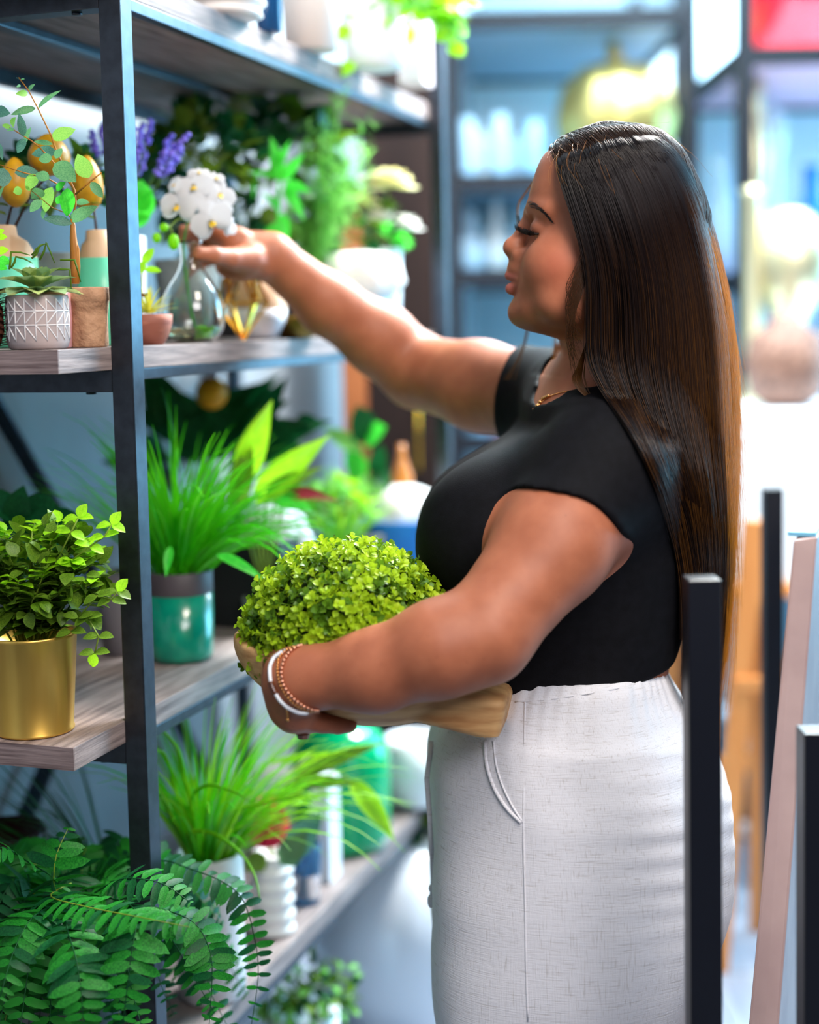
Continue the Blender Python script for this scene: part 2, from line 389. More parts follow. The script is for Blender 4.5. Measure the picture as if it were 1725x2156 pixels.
# ------------------------------------------------------------------ plant toolkit
def green(name, a, b, rough=0.4, tr=0.22, sc=30, **k): return mat(name, a, rough, spec=0.32, rgb2=b, scale=sc, translucent=tr, bump=0.15, bscale=120, bdist=0.0005, **k)
G_box = green('boxwood_leaf', (116, 160, 16), (192, 216, 44), sc=9); G_box2 = green('boxwood_leaf_dark', (58, 98, 18), (110, 150, 30), sc=12)
G_grass = green('grass_blade', (40, 172, 12), (104, 216, 28), 0.42, sc=8); G_grass2 = green('grass_blade_lime', (92, 178, 10), (156, 214, 30), 0.38, sc=8)
G_fern = green('fern_leaf', (12, 96, 30), (44, 150, 44), 0.5, sc=20); G_fern2 = green('fern_leaf_dark', (8, 66, 36), (24, 100, 48), 0.46, sc=20)
G_euc = green('eucalyptus_leaf', (60, 128, 84), (112, 166, 108), 0.5, sc=22); G_euc2 = green('eucalyptus_leaf_bright', (100, 176, 62), (150, 200, 90), 0.45, sc=22); G_euc3 = green('eucalyptus_leaf_dusky', (44, 92, 78), (86, 134, 112), 0.5, sc=22)
G_dark = green('dark_glossy_leaf', (8, 66, 30), (22, 100, 52), 0.5, 0.1, sc=14); G_mid = green('olive_green_leaf', (62, 98, 22), (112, 144, 40), 0.38, sc=20); G_lime = green('lime_leaf', (120, 196, 20), (170, 222, 40), 0.4, 0.35, sc=10)
G_bright = green('bright_green_leaf', (30, 170, 40), (80, 210, 60), 0.4, 0.35, sc=10); G_feather = green('feathery_green', (90, 176, 60), (150, 214, 110), 0.5, 0.3, sc=14)
M_stem = mat('green_stem', (110, 140, 30), 0.5, rgb2=(130, 150, 50), scale=40); M_dstem = mat('dark_stem', (54, 30, 22), 0.6); M_soil = mat('dark_soil', (28, 22, 18), 0.9, rgb2=(50, 40, 30), scale=80, bump=0.8, bscale=120, bdist=0.004)
_LM = {}
def LM(key, m):
    k = (key, m.name)
    if k not in _LM:
        L, Wd, sh, bend, fold, n = {'box': (1, .55, 'spoon', .7, .22, 4), 'oval': (1, .72, 'oval', .5, .15, 5), 'round': (1, .85, 'round', .45, .12, 6), 'lance': (1, .26, 'lance', .6, .25, 7), 'pinna': (1, .30, 'pinna', .45, .10, 5),
                                    'wide': (1, .55, 'lance', .8, .2, 8), 'petal': (1, .85, 'round', .5, -.12, 6), 'needle': (1, .07, 'blade', .5, .3, 4), 'euc': (1, .78, 'oval', .35, .1, 7)}[key]
        _LM[k] = leafmb(L, Wd, sh, bend, fold, n).mesh(key + '_leaf', m)
    return _LM[k]
class Plant:
    def __init__(s, name, label, cat, loc, group=None): s.t = thing(name, label, cat, loc, group=group); s.o = Vector(loc); s.parts = 0; s.pool = {}
    def leaf(s, key, m, pos, d, up, sc, name='leaf', single=True):
        M = frame(Vector(pos) - s.o, d, up, sc)
        if single: return link(name, LM(key, m), s.t, mw=M)
        me = LM(key, m); mb = s.pool.setdefault((name, m.name), (MB(), m))[0]; mb.add([M @ v.co for v in me.vertices], [tuple(p.vertices) for p in me.polygons])
    def flush(s):
        for (nm, _), (mb, m) in s.pool.items(): tag(mb.build(nm, m, s.t), kind='stuff')
        s.pool = {}
    def part(s, name, mb, m, smooth=True, **k):
        mb.v = [tuple(Vector(p) - s.o) for p in mb.v]; return mb.build(name, m, s.t, smooth, **k)
def lathe_part(pl, name, prof, m, n=36, wob=None, c=None, cap=True):
    return pl.part(name, MB().lathe(prof, n, c if c is not None else pl.o, wob, cap), m)
def pot_prof(r0, r1, h, th=0.003, depth=None):
    d = h * 0.82 if depth is None else depth
    return [(r0 * .9, 0), (r0, .0015), (r0 + (r1 - r0) * .5, h * .5), (r1, h - .001), (r1 - th * .5, h), (r1 - th, h - .001), (r1 - th, d), (0, d)]
def sph(n, ph0=0, ph1=math.pi): 
    out = []
    for _ in range(n):
        z = rnd(math.cos(ph1), math.cos(ph0)); a = rnd(0, 2 * math.pi); r = math.sqrt(max(0, 1 - z * z)); out.append(Vector((r * math.cos(a), r * math.sin(a), z)))
    return out
def bushy(pl, c, R, key, mats, n, L, single=160, name='leaf', lo=-.2, jit=.35, up=0.25, stems=True, cone=None):
    """leaves spread through a ball-like crown of radii R around c"""
    c = Vector(c); R = Vector(R) if hasattr(R, '__len__') else Vector((R, R, R)); ds = []
    for d in sph(n, 0, math.acos(lo)):
        ds.append((d, rnd(.45, 1.0) ** .6))
    ds.sort(key=lambda q: (q[0].x * CC.x + q[0].y * 1.0) - q[1] * .4)
    for i, (d, k) in enumerate(ds):
        p = c + Vector((d.x * R.x, d.y * R.y, d.z * R.z)) * k; dd = (d + Vector((rnd(-1, 1), rnd(-1, 1), rnd(-1, 1))) * jit * 1.6 + Vector((0, 0, up))).normalized()
        pl.leaf(key, random.choice(mats), p, dd, Vector((0, 0, 1)) + d * .8 + Vector((rnd(-.5, .5), rnd(-.5, .5), 0)), L * rnd(.7, 1.2), name, i < single)
    if stems:
        mb = MB(); b = Vector((c.x, c.y, c.z + lo * R.z - .01))
        for d in sph(14, 0, math.acos(max(lo, .0))): mb.tube([b, b.lerp(c, .6) + d * R.x * .2, c + Vector((d.x * R.x, d.y * R.y, d.z * R.z)) * .8], [.0022, .0016, .0008], 5)
        pl.part('stem', mb, M_stem)
def grass(pl, c, n, L, w, mats, spread=.9, droop=1.0, rbase=.02, single=200, bias=(0, 0), Lr=(.6, 1.1)):
    c = Vector(c); rest = {}
    for i in range(n):
        a = rnd(0, 2 * math.pi); s = rnd(0, 1) ** .7 * spread; d = Vector((math.cos(a) * s + bias[0], math.sin(a) * s + bias[1], 1)).normalized(); ll = L * rnd(*Lr)
        b = c + Vector((math.cos(a), math.sin(a), 0)) * rbase * rnd(0, 1); m = random.choice(mats)
        mb = blademb(b - pl.o, d, ll, w * rnd(.7, 1.2), droop * rnd(.3, 1.3), 9, twist=rnd(-.6, .6))
        if i < single: mb.build('blade', m, pl.t)
        else:
            r = rest.setdefault(m.name, (MB(), m))[0]; r.add(mb.v, mb.f)
    for k, (mb, m) in rest.items(): tag(mb.build('blades', m, pl.t), kind='stuff')
def sc_at(y): return FPX / y
def PT(px, py, y): return at(px, py, y)

Z1, Z2, Z3, Z4 = 1.358, 0.927, 0.470, 1.79
def base(px, y, z):
    """a spot on shelf surface z, seen at column px, at depth y"""
    p = at(px, 1000, y); q = at(px, 400, y); k = (z - q.z) / (p.z - q.z); r = q.lerp(p, k); r.z = z + .0004; return r

# ------------------------------------------------------------------ middle shelf, left of the post
M_kraft = mat('crumpled_kraft_paper', (168, 124, 92), 0.7, rgb2=(196, 152, 118), scale=30, bump=0.9, bscale=46, bdist=0.006)
M_taupe = mat('taupe_ceramic', (166, 150, 148), 0.5, rgb2=(176, 160, 156), scale=20); M_wline = mat('white_print', (226, 222, 222), 0.5)
M_pink = mat('speckled_pink_ceramic', (226, 170, 176), 0.4, rgb2=(150, 80, 90), scale=160, contrast=(.68, .74))
M_mint = mat('mint_glaze', (96, 196, 160), 0.35); M_ltwood = mat('pale_turned_wood', (206, 170, 136), 0.5, rgb2=(186, 146, 110), scale=7, kind='wave', bump=0.1)
M_pear = mat('golden_pear_skin', (206, 152, 24), 0.42, rgb2=(150, 104, 14), scale=60, metal=0.0, contrast=(.35, .8)); M_concrete = mat('grey_concrete', (96, 104, 104), 0.8, rgb2=(126, 132, 130), scale=24, bump=0.4)
M_bark = mat('ochre_bark', (176, 116, 32), 0.6, rgb2=(140, 84, 22), scale=30, stretch=(3, 3, .4), bump=0.7, bscale=30, bdist=0.003)

pos = base(186, 1.685, Z1); eu = Plant('eucalyptus_sapling', 'young eucalyptus tree with round leaves in a crumpled brown paper pot', 'plant', pos)
lathe_part(eu, 'paper_pot', [(.0205, 0), (.0225, .002), (.0235, .035), (.0250, .052), (.0262, .053), (.0262, .0665), (.0250, .0680), (.0235, .066), (.0230, .056), (0, .056)], M_kraft, 48, wob=lambda a, z: 1 + .025 * math.sin(a * 5 + z * 90) + .018 * math.sin(a * 11 - z * 60))
def ez(x, y, d=1.672): return PT(x / 2.995, 100 + y / 2.995, d)
tb = MB(); tp = [ez(472, 1490), ez(470, 1400), ez(472, 1300), ez(462, 1200), ez(460, 1120), ez(452, 1080)]; tb.tube(tp, [.0054, .0052, .0053, .0040, .0030, .0016], 7); tb.tube([ez(492, 1480), ez(494, 1380), ez(490, 1270), ez(470, 1190)], [.0022, .0026, .0024, .001], 6)
eu.part('trunk', tb, M_bark)
for pts, r in (([(452, 1100), (478, 990), (470, 900), (372, 690), (350, 640), (325, 560), (240, 385), (180, 272), (118, 190)], .0014), ([(462, 885), (330, 715), (250, 630), (200, 590), (120, 540), (60, 505)], .0011),
               ([(478, 925), (560, 852), (640, 790)], .0012), ([(402, 885), (300, 825), (150, 790), (0, 740)], .0010), ([(455, 1090), (430, 1050), (330, 1010), (200, 905)], .0009)):
    P = smoothp = [ez(x, y, 1.672 + .006 * math.sin(x * .02)) for x, y in pts]; eu.part('branch', MB().tube(P, [r * (1 - .6 * i / len(P)) for i in range(len(P))], 6), M_bark)
EL = [(240, 385, 365, 262, 38, 0), (225, 382, 75, 414, 52, 0), (175, 288, 110, 290, 44, 1), (180, 268, 212, 232, 26, 0), (130, 238, 108, 246, 18, 0), (124, 205, 106, 184, 20, 2), (130, 205, 152, 196, 14, 0), (150, 560, 122, 424, 56, 2), (160, 600, 182, 508, 42, 0), (165, 580, 98, 660, 74, 2),
      (70, 505, 12, 486, 34, 1), (78, 498, 84, 445, 46, 1), (95, 515, 40, 520, 22, 0), (325, 575, 466, 512, 90, 1), (335, 610, 208, 588, 36, 0), (358, 662, 196, 660, 92, 2), (350, 700, 385, 632, 60, 0), (345, 730, 468, 832, 130, 0), (562, 822, 488, 680, 118, 1), (572, 850, 648, 942, 66, 0), (92, 790, 242, 778, 90, 2),
      (236, 800, 160, 892, 84, 1), (312, 830, 220, 790, 74, 0), (330, 880, 268, 1034, 104, 1), (425, 886, 424, 1062, 100, 3), (482, 975, 553, 972, 48, 0), (440, 1092, 596, 1002, 84, 0), (455, 1112, 276, 1070, 70, 2), (-30, 400, 48, 410, 80, 2), (-30, 820, 74, 820, 126, 2), (140, 900, 84, 908, 66, 1), (190, 905, 160, 852, 30, 1),
      (262, 962, 188, 1030, 64, 0), (272, 900, 202, 940, 90, 0), (355, 900, 400, 850, 50, 3), (290, 1010, 262, 1072, 40, 0), (-10, 600, 12, 700, 40, 2), (330, 700, 240, 700, 70, 0), (-10, 960, 16, 870, 30, 0), (356, 985, 390, 930, 46, 3)]
for i, (x0, y0, x1, y1, w, mi) in enumerate(EL):
    d0 = 1.672 - .012 * ((i * 7 % 5) - 2) * .8; a = ez(x0, y0, d0); b = ez(x1, y1, d0 + rnd(-.016, .006)); L = (b - a).length
    m = (G_euc, G_euc2, G_euc3, G_bright)[mi]; M = frame(a - eu.o, b - a, Vector((rnd(-.35, .35), -1, rnd(-.1, .5))), (w / 2.995 / 1850 / .78 * .95, L / .98, L / .98)); link('leaf', LM('euc', m), eu.t, mw=M)

pos = base(82, 1.612, Z1); ge = Plant('potted_succulent', 'pale rosette succulent in a taupe pot printed with white triangles', 'plant', pos); R_ = .0335
lathe_part(ge, 'pot', [(.029, 0), (.0315, .002), (R_, .008), (R_, .055), (.0330, .058), (.0315, .0588), (.0305, .057), (.0305, .050), (0, .050)], M_taupe, 48)
pm = MB()
def pline(a0, z0, a1, z1, w=.0007):
    n = 5; P = [pos + Vector((math.cos(a0 + (a1 - a0) * i / n) * (R_ + .0002), math.sin(a0 + (a1 - a0) * i / n) * (R_ + .0002), z0 + (z1 - z0) * i / n)) for i in range(n + 1)]; pm.tube(P, w, 4)
NA = 18; ZR = [.010, .026, .041, .054]
for i in range(NA):
    a0, a1 = 2 * math.pi * i / NA, 2 * math.pi * (i + 1) / NA; pline(a0, .009, a0, .055)
    for j in range(3):
        z0, z1 = ZR[j], ZR[j + 1]
        if j == 1: pline(a0, z0 + .001, a1, z1) if (i % 2) else pline(a0, z0 + .001, a1, z1)
        else: pline(a0, z1, a1, z0)
for z in ZR[1:3]: pm.tube([pos + Vector((math.cos(2 * math.pi * k / 48) * (R_ + .0002), math.sin(2 * math.pi * k / 48) * (R_ + .0002), z)) for k in range(49)], .0007, 4)
ge.part('printed_triangles', pm, M_wline)
M_succ = green('pale_succulent_leaf', (150, 176, 96), (196, 206, 130), 0.45, 0.2, sc=40); M_succ2 = green('grey_green_succulent_leaf', (120, 156, 110), (160, 186, 130), 0.45, 0.2, sc=40)
for ring, (n, el, L) in enumerate(((10, .20, .048), (9, .55, .042), (7, .9, .032), (5, 1.25, .020))):
    for k in range(n):
        a = 2 * math.pi * (k + ring * .5) / n + rnd(-.1, .1); d = Vector((math.cos(a) * math.cos(el), math.sin(a) * math.cos(el), math.sin(el))); ge.leaf('oval', (M_succ, M_succ2)[(k + ring) % 2], pos + Vector((0, 0, .060 + ring * .003)) + d * .004, d, (0, 0, 1), L)
for (x0, y0, xm, ym, x1, y1) in ((60, 1400, 70, 1290, 190, 1310), (200, 1310, 230, 1270, 300, 1235), (250, 1340, 290, 1230, 345, 1360), (330, 1400, 440, 1400, 450, 1520), (200, 1330, 240, 1280, 255, 1242), (380, 1340, 470, 1340, 510, 1480), (70, 1390, 100, 1320, 205, 1360)):
    ge.part('tendril', MB().tube([ez(x0, y0, 1.62), ez((x0 + xm) / 2 + (xm - x0) * .2, (y0 + ym) / 2, 1.62), ez(xm, ym, 1.62), ez((x1 + xm) / 2, (y1 + ym) / 2 - 8, 1.62), ez(x1, y1, 1.62)], [.0012, .0014, .0013, .001, .0005], 5), G_mid)

pos = base(112, 1.665, Z1); pk = Plant('pink_pot', 'pale pink speckled ceramic pot behind the triangle-print pot', 'pot', pos)
lathe_part(pk, 'pot', pot_prof(.0215, .0230, .066), M_pink); lathe_part(pk, 'soil', [(.0195, .054), (0, .057)], M_soil)
pos = base(-8, 1.60, Z1); pc = Plant('pine_cone', 'dark brown pine cone at the left edge of the photo', 'pine cone', pos)
M_cone = mat('pine_cone_scale', (70, 36, 26), 0.6, rgb2=(110, 64, 44), scale=50)
for k in range(90):
    z = .004 + .060 * k / 90; a = k * 2.4; r = .0155 * math.sin(math.pi * (z + .006) / .075) ** .6; d = Vector((math.cos(a), math.sin(a), .35)); pc.leaf('round', M_cone, pos + Vector((math.cos(a) * r * .5, math.sin(a) * r * .5, z)), d, (0, 0, 1), .011, 'scale')
lathe_part(pc, 'core', [(.003, .0), (.010, .02), (.009, .045), (0, .066)], M_cone, 12)

for (px, y, rr, lab, H_) in ((14, 1.79, (.0165, .0185, .030, .041, .043), 'bottle vase of pale wood and mint glaze at the far left holding golden pears', .147), (216, 1.84, (.0150, .0165, .021, .0262, .028), 'bottle vase of pale wood and mint glaze behind the paper-wrapped pot', .142)):
    pos = base(px, y, Z1); vz = Plant('bottle_vase', lab, 'vase', pos); zb = .108
    lathe_part(vz, 'mint_base', [(rr[4] * .92, 0), (rr[4], .003), (rr[4], .05), (rr[3], zb)], M_mint, 40)
    lathe_part(vz, 'wooden_neck', [(rr[3], zb), (rr[2], (zb + H_) / 2), (rr[1], H_ - .012), (rr[0], H_), (rr[0] - .003, H_ + .0005), (rr[0] - .004, H_ - .01), (0, H_ - .012)], M_ltwood, 40, cap=False)
for (cx, cy, w, h, y, base_, lab) in ((32, 384, 34, 52, 1.775, (8, 476), 'golden pear on a dark stalk at the left edge'), (103, 326, 45, 44, 1.80, (22, 474), 'golden pear on a dark stalk behind the eucalyptus branches'), (184, 388, 34, 60, 1.83, (205, 486), 'golden pear on a dark stalk beside the shelf post')):
    c = PT(cx, cy, y); b = PT(base_[0], base_[1], y + .005); pr = Plant('decorative_pear', lab, 'fruit', c, 'golden pears on stalks'); s = 1 / sc_at(y)
    prof = [(0.0005, -h * s)] + [(w * s * 1.12 * math.sin(math.pi * t) ** .55 * (1 - .28 * t), (-1 + 2 * t) * h * s) for t in (.02, .06, .12, .2, .3, .4, .5, .6, .7, .8, .88, .94, .98)] + [(0.0005, h * s)]
    lathe_part(pr, 'pear', prof, M_pear, 28); pr.part('stalk', MB().tube([b - Vector((0, 0, .012)), b.lerp(c, .5) + Vector((.002, 0, -.004)), c - Vector((0, 0, h * s * .9))], [.0018, .0016, .0016], 6), M_dstem)
    for k in range(2): pr.leaf('oval', G_mid, b.lerp(c, .25 + .2 * k), (rnd(-1, 1), -.4, .3), (0, 0, 1), .022)
pos = base(116, 1.93, Z1); cp = Plant('concrete_planter', 'round grey concrete planter of dark leaves at the back of the shelf', 'planter', pos)
lathe_part(cp, 'pot', pot_prof(.058, .066, .118, .006), M_concrete); bushy(cp, pos + Vector((.0, 0, .19)), (.085, .05, .06), 'oval', [G_dark, G_mid, G_dark], 120, .034, 80)
pos = base(6, 1.60, Z1) + Vector((0, 0, .0)); 
lf = Plant('leafy_sprig', 'bright green sprig at the far left edge beside the succulent', 'plant', base(-22, 1.635, Z1))
lf.part('stem', MB().tube([lf.o, lf.o + Vector((.004, 0, .06)), PT(-4, 545, 1.63)], .001, 5), M_stem)
for (x, y, x1, y1, m) in ((-10, 1200, 38, 1190, G_lime), (-14, 1290, 46, 1270, G_lime), (-10, 1330, 60, 1360, G_bright), (-14, 1380, 40, 1390, G_bright), (-10, 1170, 20, 1150, G_lime)):
    a = ez(x, y, 1.63); b = ez(x1, y1, 1.625); lf.leaf('oval', m, a, b - a, (0, -1, .3), (b - a).length)

# lavender behind the post
M_lav = mat('lavender_bloom', (92, 84, 196), 0.6, rgb2=(130, 110, 220), scale=60)
pos = base(268, 2.02, Z1); lv = Plant('lavender_bunch', 'purple lavender bunch in a white cup behind the post', 'plant', pos)
lathe_part(lv, 'cup', pot_prof(.026, .030, .145), M_white)
for k in range(26):
    x = rnd(195, 372); y0 = rnd(262, 345) + abs(x - 280) * .1; a = pos + Vector((rnd(-.01, .01), 0, .13)); b = PT(x, y0 + 34, 2.02 + rnd(-.03, .03)); t_ = b + (b - a).normalized() * .035
    st_ = lv.part('stem', MB().tube([a, a.lerp(b, .5) + Vector((0, 0, .01)), b, t_], [.001, .0009, .0008, .0005], 4), G_mid)
    mb = MB()
    for q in range(9): mb.ball(b.lerp(t_, q / 9) + Vector((rnd(-1, 1), rnd(-1, 1), 0)) * .0035, (.0042, .0042, .0036), 6, 4)
    lv.part('flower_spike', mb, M_lav)
for (x, y, x1, y1) in ((280, 470, 300, 375), (285, 440, 318, 400), (282, 470, 312, 455)):
    a = PT(x, y, 1.99); b = PT(x1, y1, 1.98); lv.leaf('oval', G_bright, a, b - a, (.2, -1, .2), ((b - a).length * 1.1, (b - a).length, .03))

# ------------------------------------------------------------------ middle shelf, right of the post
M_terra = mat('turned_terracotta', (140, 82, 66), 0.65, rgb2=(160, 98, 78), scale=5, stretch=(1, 1, 9), kind='wave', bump=0.2)
pos = base(316, 1.815, Z1); ap = Plant('air_plant', 'spiky yellow-green air plant in a small terracotta bowl', 'plant', pos)
lathe_part(ap, 'bowl', [(.0155, 0), (.0175, .001), (.0240, .012), (.0280, .026), (.0286, .0365), (.0270, .037), (.0258, .034), (.022, .026), (0, .025)], M_terra, 44)
M_tilla = green('yellow_green_spike', (196, 196, 30), (220, 214, 90), 0.45, 0.25, sc=14)
for k in range(60):
    a = rnd(0, 6.283); el = rnd(.15, 1.35); d = Vector((math.cos(a) * math.cos(el), math.sin(a) * math.cos(el), math.sin(el))); blademb(Vector((0, 0, .037)) + d * .004, d, rnd(.024, .036), .0036, .5, 6, fold=.4).build('spike', M_tilla, ap.t)
for k in range(6):
    a = k * 1.1; ap.leaf('oval', mat('red_succulent_tip', (150, 60, 30), .4), pos + Vector((-.006, .004, .058)), (math.cos(a), math.sin(a), .8), (0, 0, 1), .012)
    ap.leaf('oval', G_euc, pos + Vector((-.012, -.010, .037)), (math.cos(a), math.sin(a), .6), (0, 0, 1), .014)
pos = base(292, 1.86, Z1); ps = Plant('round_leaved_sprig', 'little sprig of round bright leaves above the terracotta bowl', 'plant', pos)
ps.part('stem', MB().tube([pos, PT(296, 640, 1.855), PT(298, 585, 1.85), PT(302, 556, 1.85)], [.0016, .0014, .0012, .001], 6), M_stem)
for (x0, y0, x1, y1, w) in ((860, 1330, 858, 1290, 40), (870, 1350, 862, 1415, 52), (905, 1360, 960, 1268, 60), (900, 1350, 892, 1418, 46), (915, 1400, 1008, 1402, 44), (880, 1380, 845, 1340, 44)):
    a = ez(x0, y0, 1.85); b = ez(x1, y1, 1.84); L = (b - a).length; link('leaf', LM('round', G_lime), ps.t, mw=frame(a - ps.o, b - a, (.1, -1, .3), (w / 2.995 / 1676 / .85, L, L)))

# flask with the orchid
M_glass = mat('clear_glass', (250, 255, 252), 0.0, trans=1.0, ior=1.45); M_water = mat('pale_yellow_water', (236, 232, 190), 0.0, trans=1.0, ior=1.33)
M_pet = mat('white_orchid_petal', (198, 198, 200), 0.7, spec=0.1, translucent=0.12, bump=0.3, bscale=60, bdist=0.001); M_lip = mat('yellow_orchid_lip', (232, 196, 40), 0.5)
pos = base(408, 1.93, Z1); fk = Plant('flask_vase', 'round clear glass flask vase holding a white orchid', 'vase', pos); Rf = .0425
pf = [(0, .0008), (.020, .0008), (.030, .004), (.0385, .014), (.0425, .030), (.0422, .044), (.037, .062), (.028, .078), (.0185, .092), (.0140, .104), (.0132, .116), (.0150, .128), (.0165, .131)]
inn = [(max(0, r - .0018), z + (.0018 if i < 3 else 0)) for i, (r, z) in enumerate(pf)][::-1]
lathe_part(fk, 'glass_body', pf + inn, M_glass, 56, cap=False)
lathe_part(fk, 'water', [(0, .0030), (.018, .0030), (.028, .0062), (.0362, .015), (.0380, .019), (0, .019)], M_water, 40)
mb = MB(); mb.ball(pos + Vector((.012, -.004, .013)), (.011, .010, .009), 14, 10).ball(pos + Vector((.026, -.002, .015)), (.006, .006, .006), 12, 8); fk.part('moss_pebbles', mb, mat('green_moss', (60, 140, 20), .8, rgb2=(110, 180, 30), scale=90, bump=.6))
pos2 = pos + Vector((.003, 0, .006)); oc = Plant('orchid_stem', 'white artificial orchid spray with green buds standing in the flask', 'flower', pos2)
oy = 1.905
def oz(x, y, d=oy): return PT(320 + x / 5.26, 330 + y / 5.26, d)
oc.part('stem', MB().tube([pos2 + Vector((.004, 0, 0)), oz(440, 1750, 1.93), oz(400, 1500, 1.93), oz(360, 1200, 1.928), oz(345, 950, 1.925), oz(400, 700, 1.915), oz(430, 400, 1.91), oz(520, 250, 1.91)], [.0020, .0020, .0019, .0018, .0017, .0015, .0012, .001], 8), mat('orchid_stem_green', (60, 130, 40), .5))
oc.part('side_stem', MB().tube([oz(520, 800), oz(470, 735, 1.90), oz(400, 705, 1.90), oz(290, 690, 1.90), oz(200, 770, 1.895), oz(235, 870, 1.89)], [.0014, .0014, .0012, .0011, .001, .001], 6), M_stem)
oc.part('side_stem', MB().tube([oz(200, 770, 1.895), oz(130, 790, 1.89), oz(60, 890, 1.89)], .001, 6), M_stem)
for (x, y, w, h) in ((130, 785, 52, 50), (52, 898, 47, 56), (240, 945, 62, 88)):
    oc.part('bud', MB().ball(oz(x, y, 1.888), (w / 5.26 / 1628, w / 5.26 / 1700, h / 5.26 / 1628), 14, 10), G_lime)
def bloom(x, y, R, tilt, d=oy, face=(0.0, -1, 0.15)):
    c = oz(x, y, d); n = Vector(face).normalized(); ex = n.cross(Vector((0, 0, 1))).normalized(); ez_ = ex.cross(n); L = R / 5.26 / sc_at(d)
    for ang, ww, ll, back in ((90, .75, 1.0, 0), (210, .72, .95, 0), (330, .72, .95, 0), (8, 1.25, 1.0, .004), (172, 1.25, 1.0, .004)):
        a = math.radians(ang + tilt); dr = ex * math.cos(a) + ez_ * math.sin(a) + n * .22; link('petal', LM('petal', M_pet), oc.t, mw=frame(c - oc.o + n * back, dr, n, (L * ww, L * ll, L)))
    for ang in (60, 120, 270):
        a = math.radians(ang + tilt + 180); dr = ex * math.cos(a) * .6 + ez_ * math.sin(a) * .6 + n * .9; link('lip', LM('oval', M_lip if ang != 270 else M_pet), oc.t, mw=frame(c - oc.o + n * .004, dr, ez_, L * .34))
    oc.part('column', MB().ball(c + n * .005, .0018, 8, 6), M_lip)
bloom(300, 560, 235, 10, 1.892, (-.35, -1, .1)); bloom(470, 350, 225, -8, 1.905, (0, -1, .25)); bloom(660, 720, 250, -25, 1.89, (.2, -1, -.1)); bloom(740, 430, 200, 20, 1.915, (.5, -1, .2)); bloom(560, 560, 190, 40, 1.900, (.1, -1, .1)); bloom(720, 600, 190, 0, 1.905, (.7, -1, 0)); bloom(290, 340, 170, 30, 1.92, (-.5, -.6, .5)); bloom(700, 260, 110, 0, 1.92, (.5, -1, .5)); bloom(820, 740, 150, 60, 1.905, (.9, -.8, .2)); bloom(520, 210, 130, 0, 1.915, (.1, -.8, .7))

# geometric terrarium and wooden egg bowl
M_brass = mat('bright_brass', (232, 176, 60), 0.25, 1.0)
tr = Plant('geometric_terrarium', 'gold-framed geometric glass terrarium behind the flask', 'terrarium', base(512, 2.07, Z1)); s = 1 / sc_at(2.07)
b0 = tr.o; top = [b0 + Vector((x * s, y_, z)) for x, y_, z in ((-8, -.02, .098), (-8, .03, .098))]
r1 = [b0 + Vector((.036 * math.cos(a), .036 * math.sin(a), .052)) for a in [math.radians(k) for k in (-60, 0, 60, 120, 180, 240)]]; r2 = [b0 + Vector((.020 * math.cos(a), .020 * math.sin(a), .102)) for a in [math.radians(k) for k in (-90, -30, 30, 90, 150, 210)]]; bt = b0 + Vector((0, 0, .001))
E_ = [(r1[i], r1[(i + 1) % 6]) for i in range(6)] + [(bt, p) for p in r1] + [(r2[i], r2[(i + 1) % 6]) for i in range(6)] + [(r1[i], r2[i]) for i in range(6)] + [(r1[i], r2[(i + 1) % 6]) for i in range(6)]
for a, b in E_: tr.part('brass_strip', MB().bar(a, b, .0030, .0030, up=(.1, .2, 1) if abs((b - a).normalized().z) < .95 else (1, 0, 0)), M_brass, False)
g = MB(); g.add(r1 + [bt], [(6, i, (i + 1) % 6) for i in range(6)]); g.add(r1 + r2, [(i, (i + 1) % 6, 6 + (i + 1) % 6) for i in range(6)] + [(i, 6 + (i + 1) % 6, 6 + i) for i in range(6)]); tr.part('glass_panes', g, mat('thin_glass', (235, 245, 240), 0.02, trans=1.0, ior=1.02, coat=.5), False)
eg = Plant('two_tone_bowl', 'egg-shaped bowl of pale wood over white glaze behind the terrarium', 'bowl', base(545, 2.17, Z1))
lathe_part(eg, 'white_base', [(.018, 0), (.030, .006), (.0405, .026), (.0425, .044)], mat('white_glaze', (226, 228, 236), .3), 40); lathe_part(eg, 'wooden_top', [(.0425, .044), (.038, .066), (.030, .082), (.026, .086), (.022, .082), (0, .05)], M_ltwood, 40, cap=False)
ob = Plant('brass_bowl', 'small dull brass dish low on the shelf under the raised forearm', 'dish', base(622, 2.22, Z1)); lathe_part(ob, 'dish', [(.02, 0), (.035, .004), (.048, .026), (.050, .034), (.047, .034), (.034, .010), (0, .008)], mat('dull_brass', (120, 96, 40), .4, .8), 36)
# ------------------------------------------------------------------ middle shelf, far part (out of focus)
M_hyd = mat('white_ruffled_cloth', (236, 232, 228), 0.8, translucent=0.2); M_paleblue = mat('pale_blue_ceramic', (150, 196, 222), 0.35); M_cream = mat('cream_flower', (240, 226, 130), 0.6, rgb2=(250, 242, 200), scale=30, translucent=0.2); M_wflower = mat('white_flower', (244, 240, 232), .6, translucent=.25)
pos = base(752, 2.50, Z1); hy_ = Plant('ruffled_bowl', 'wide white ruffled bowl on a pale blue foot', 'bowl', pos)
lathe_part(hy_, 'foot', [(.045, 0), (.060, .002), (.062, .060), (.055, .066)], M_paleblue, 40)
lathe_part(hy_, 'ruffled_rim', [(.040, .062), (.068, .066), (.082, .090), (.074, .115), (.052, .136), (.034, .140), (.02, .12), (0, .11)], M_hyd, 90, wob=lambda a, z: 1 + .055 * math.sin(a * 9 + z * 60) * min(1, (z - .05) * 20) + .03 * math.sin(a * 4), cap=False)
pos = base(800, 2.62, Z1); fl_ = Plant('cream_flower_arrangement', 'cream and white flowers in a vase at the far end of the shelf', 'flowers', pos)
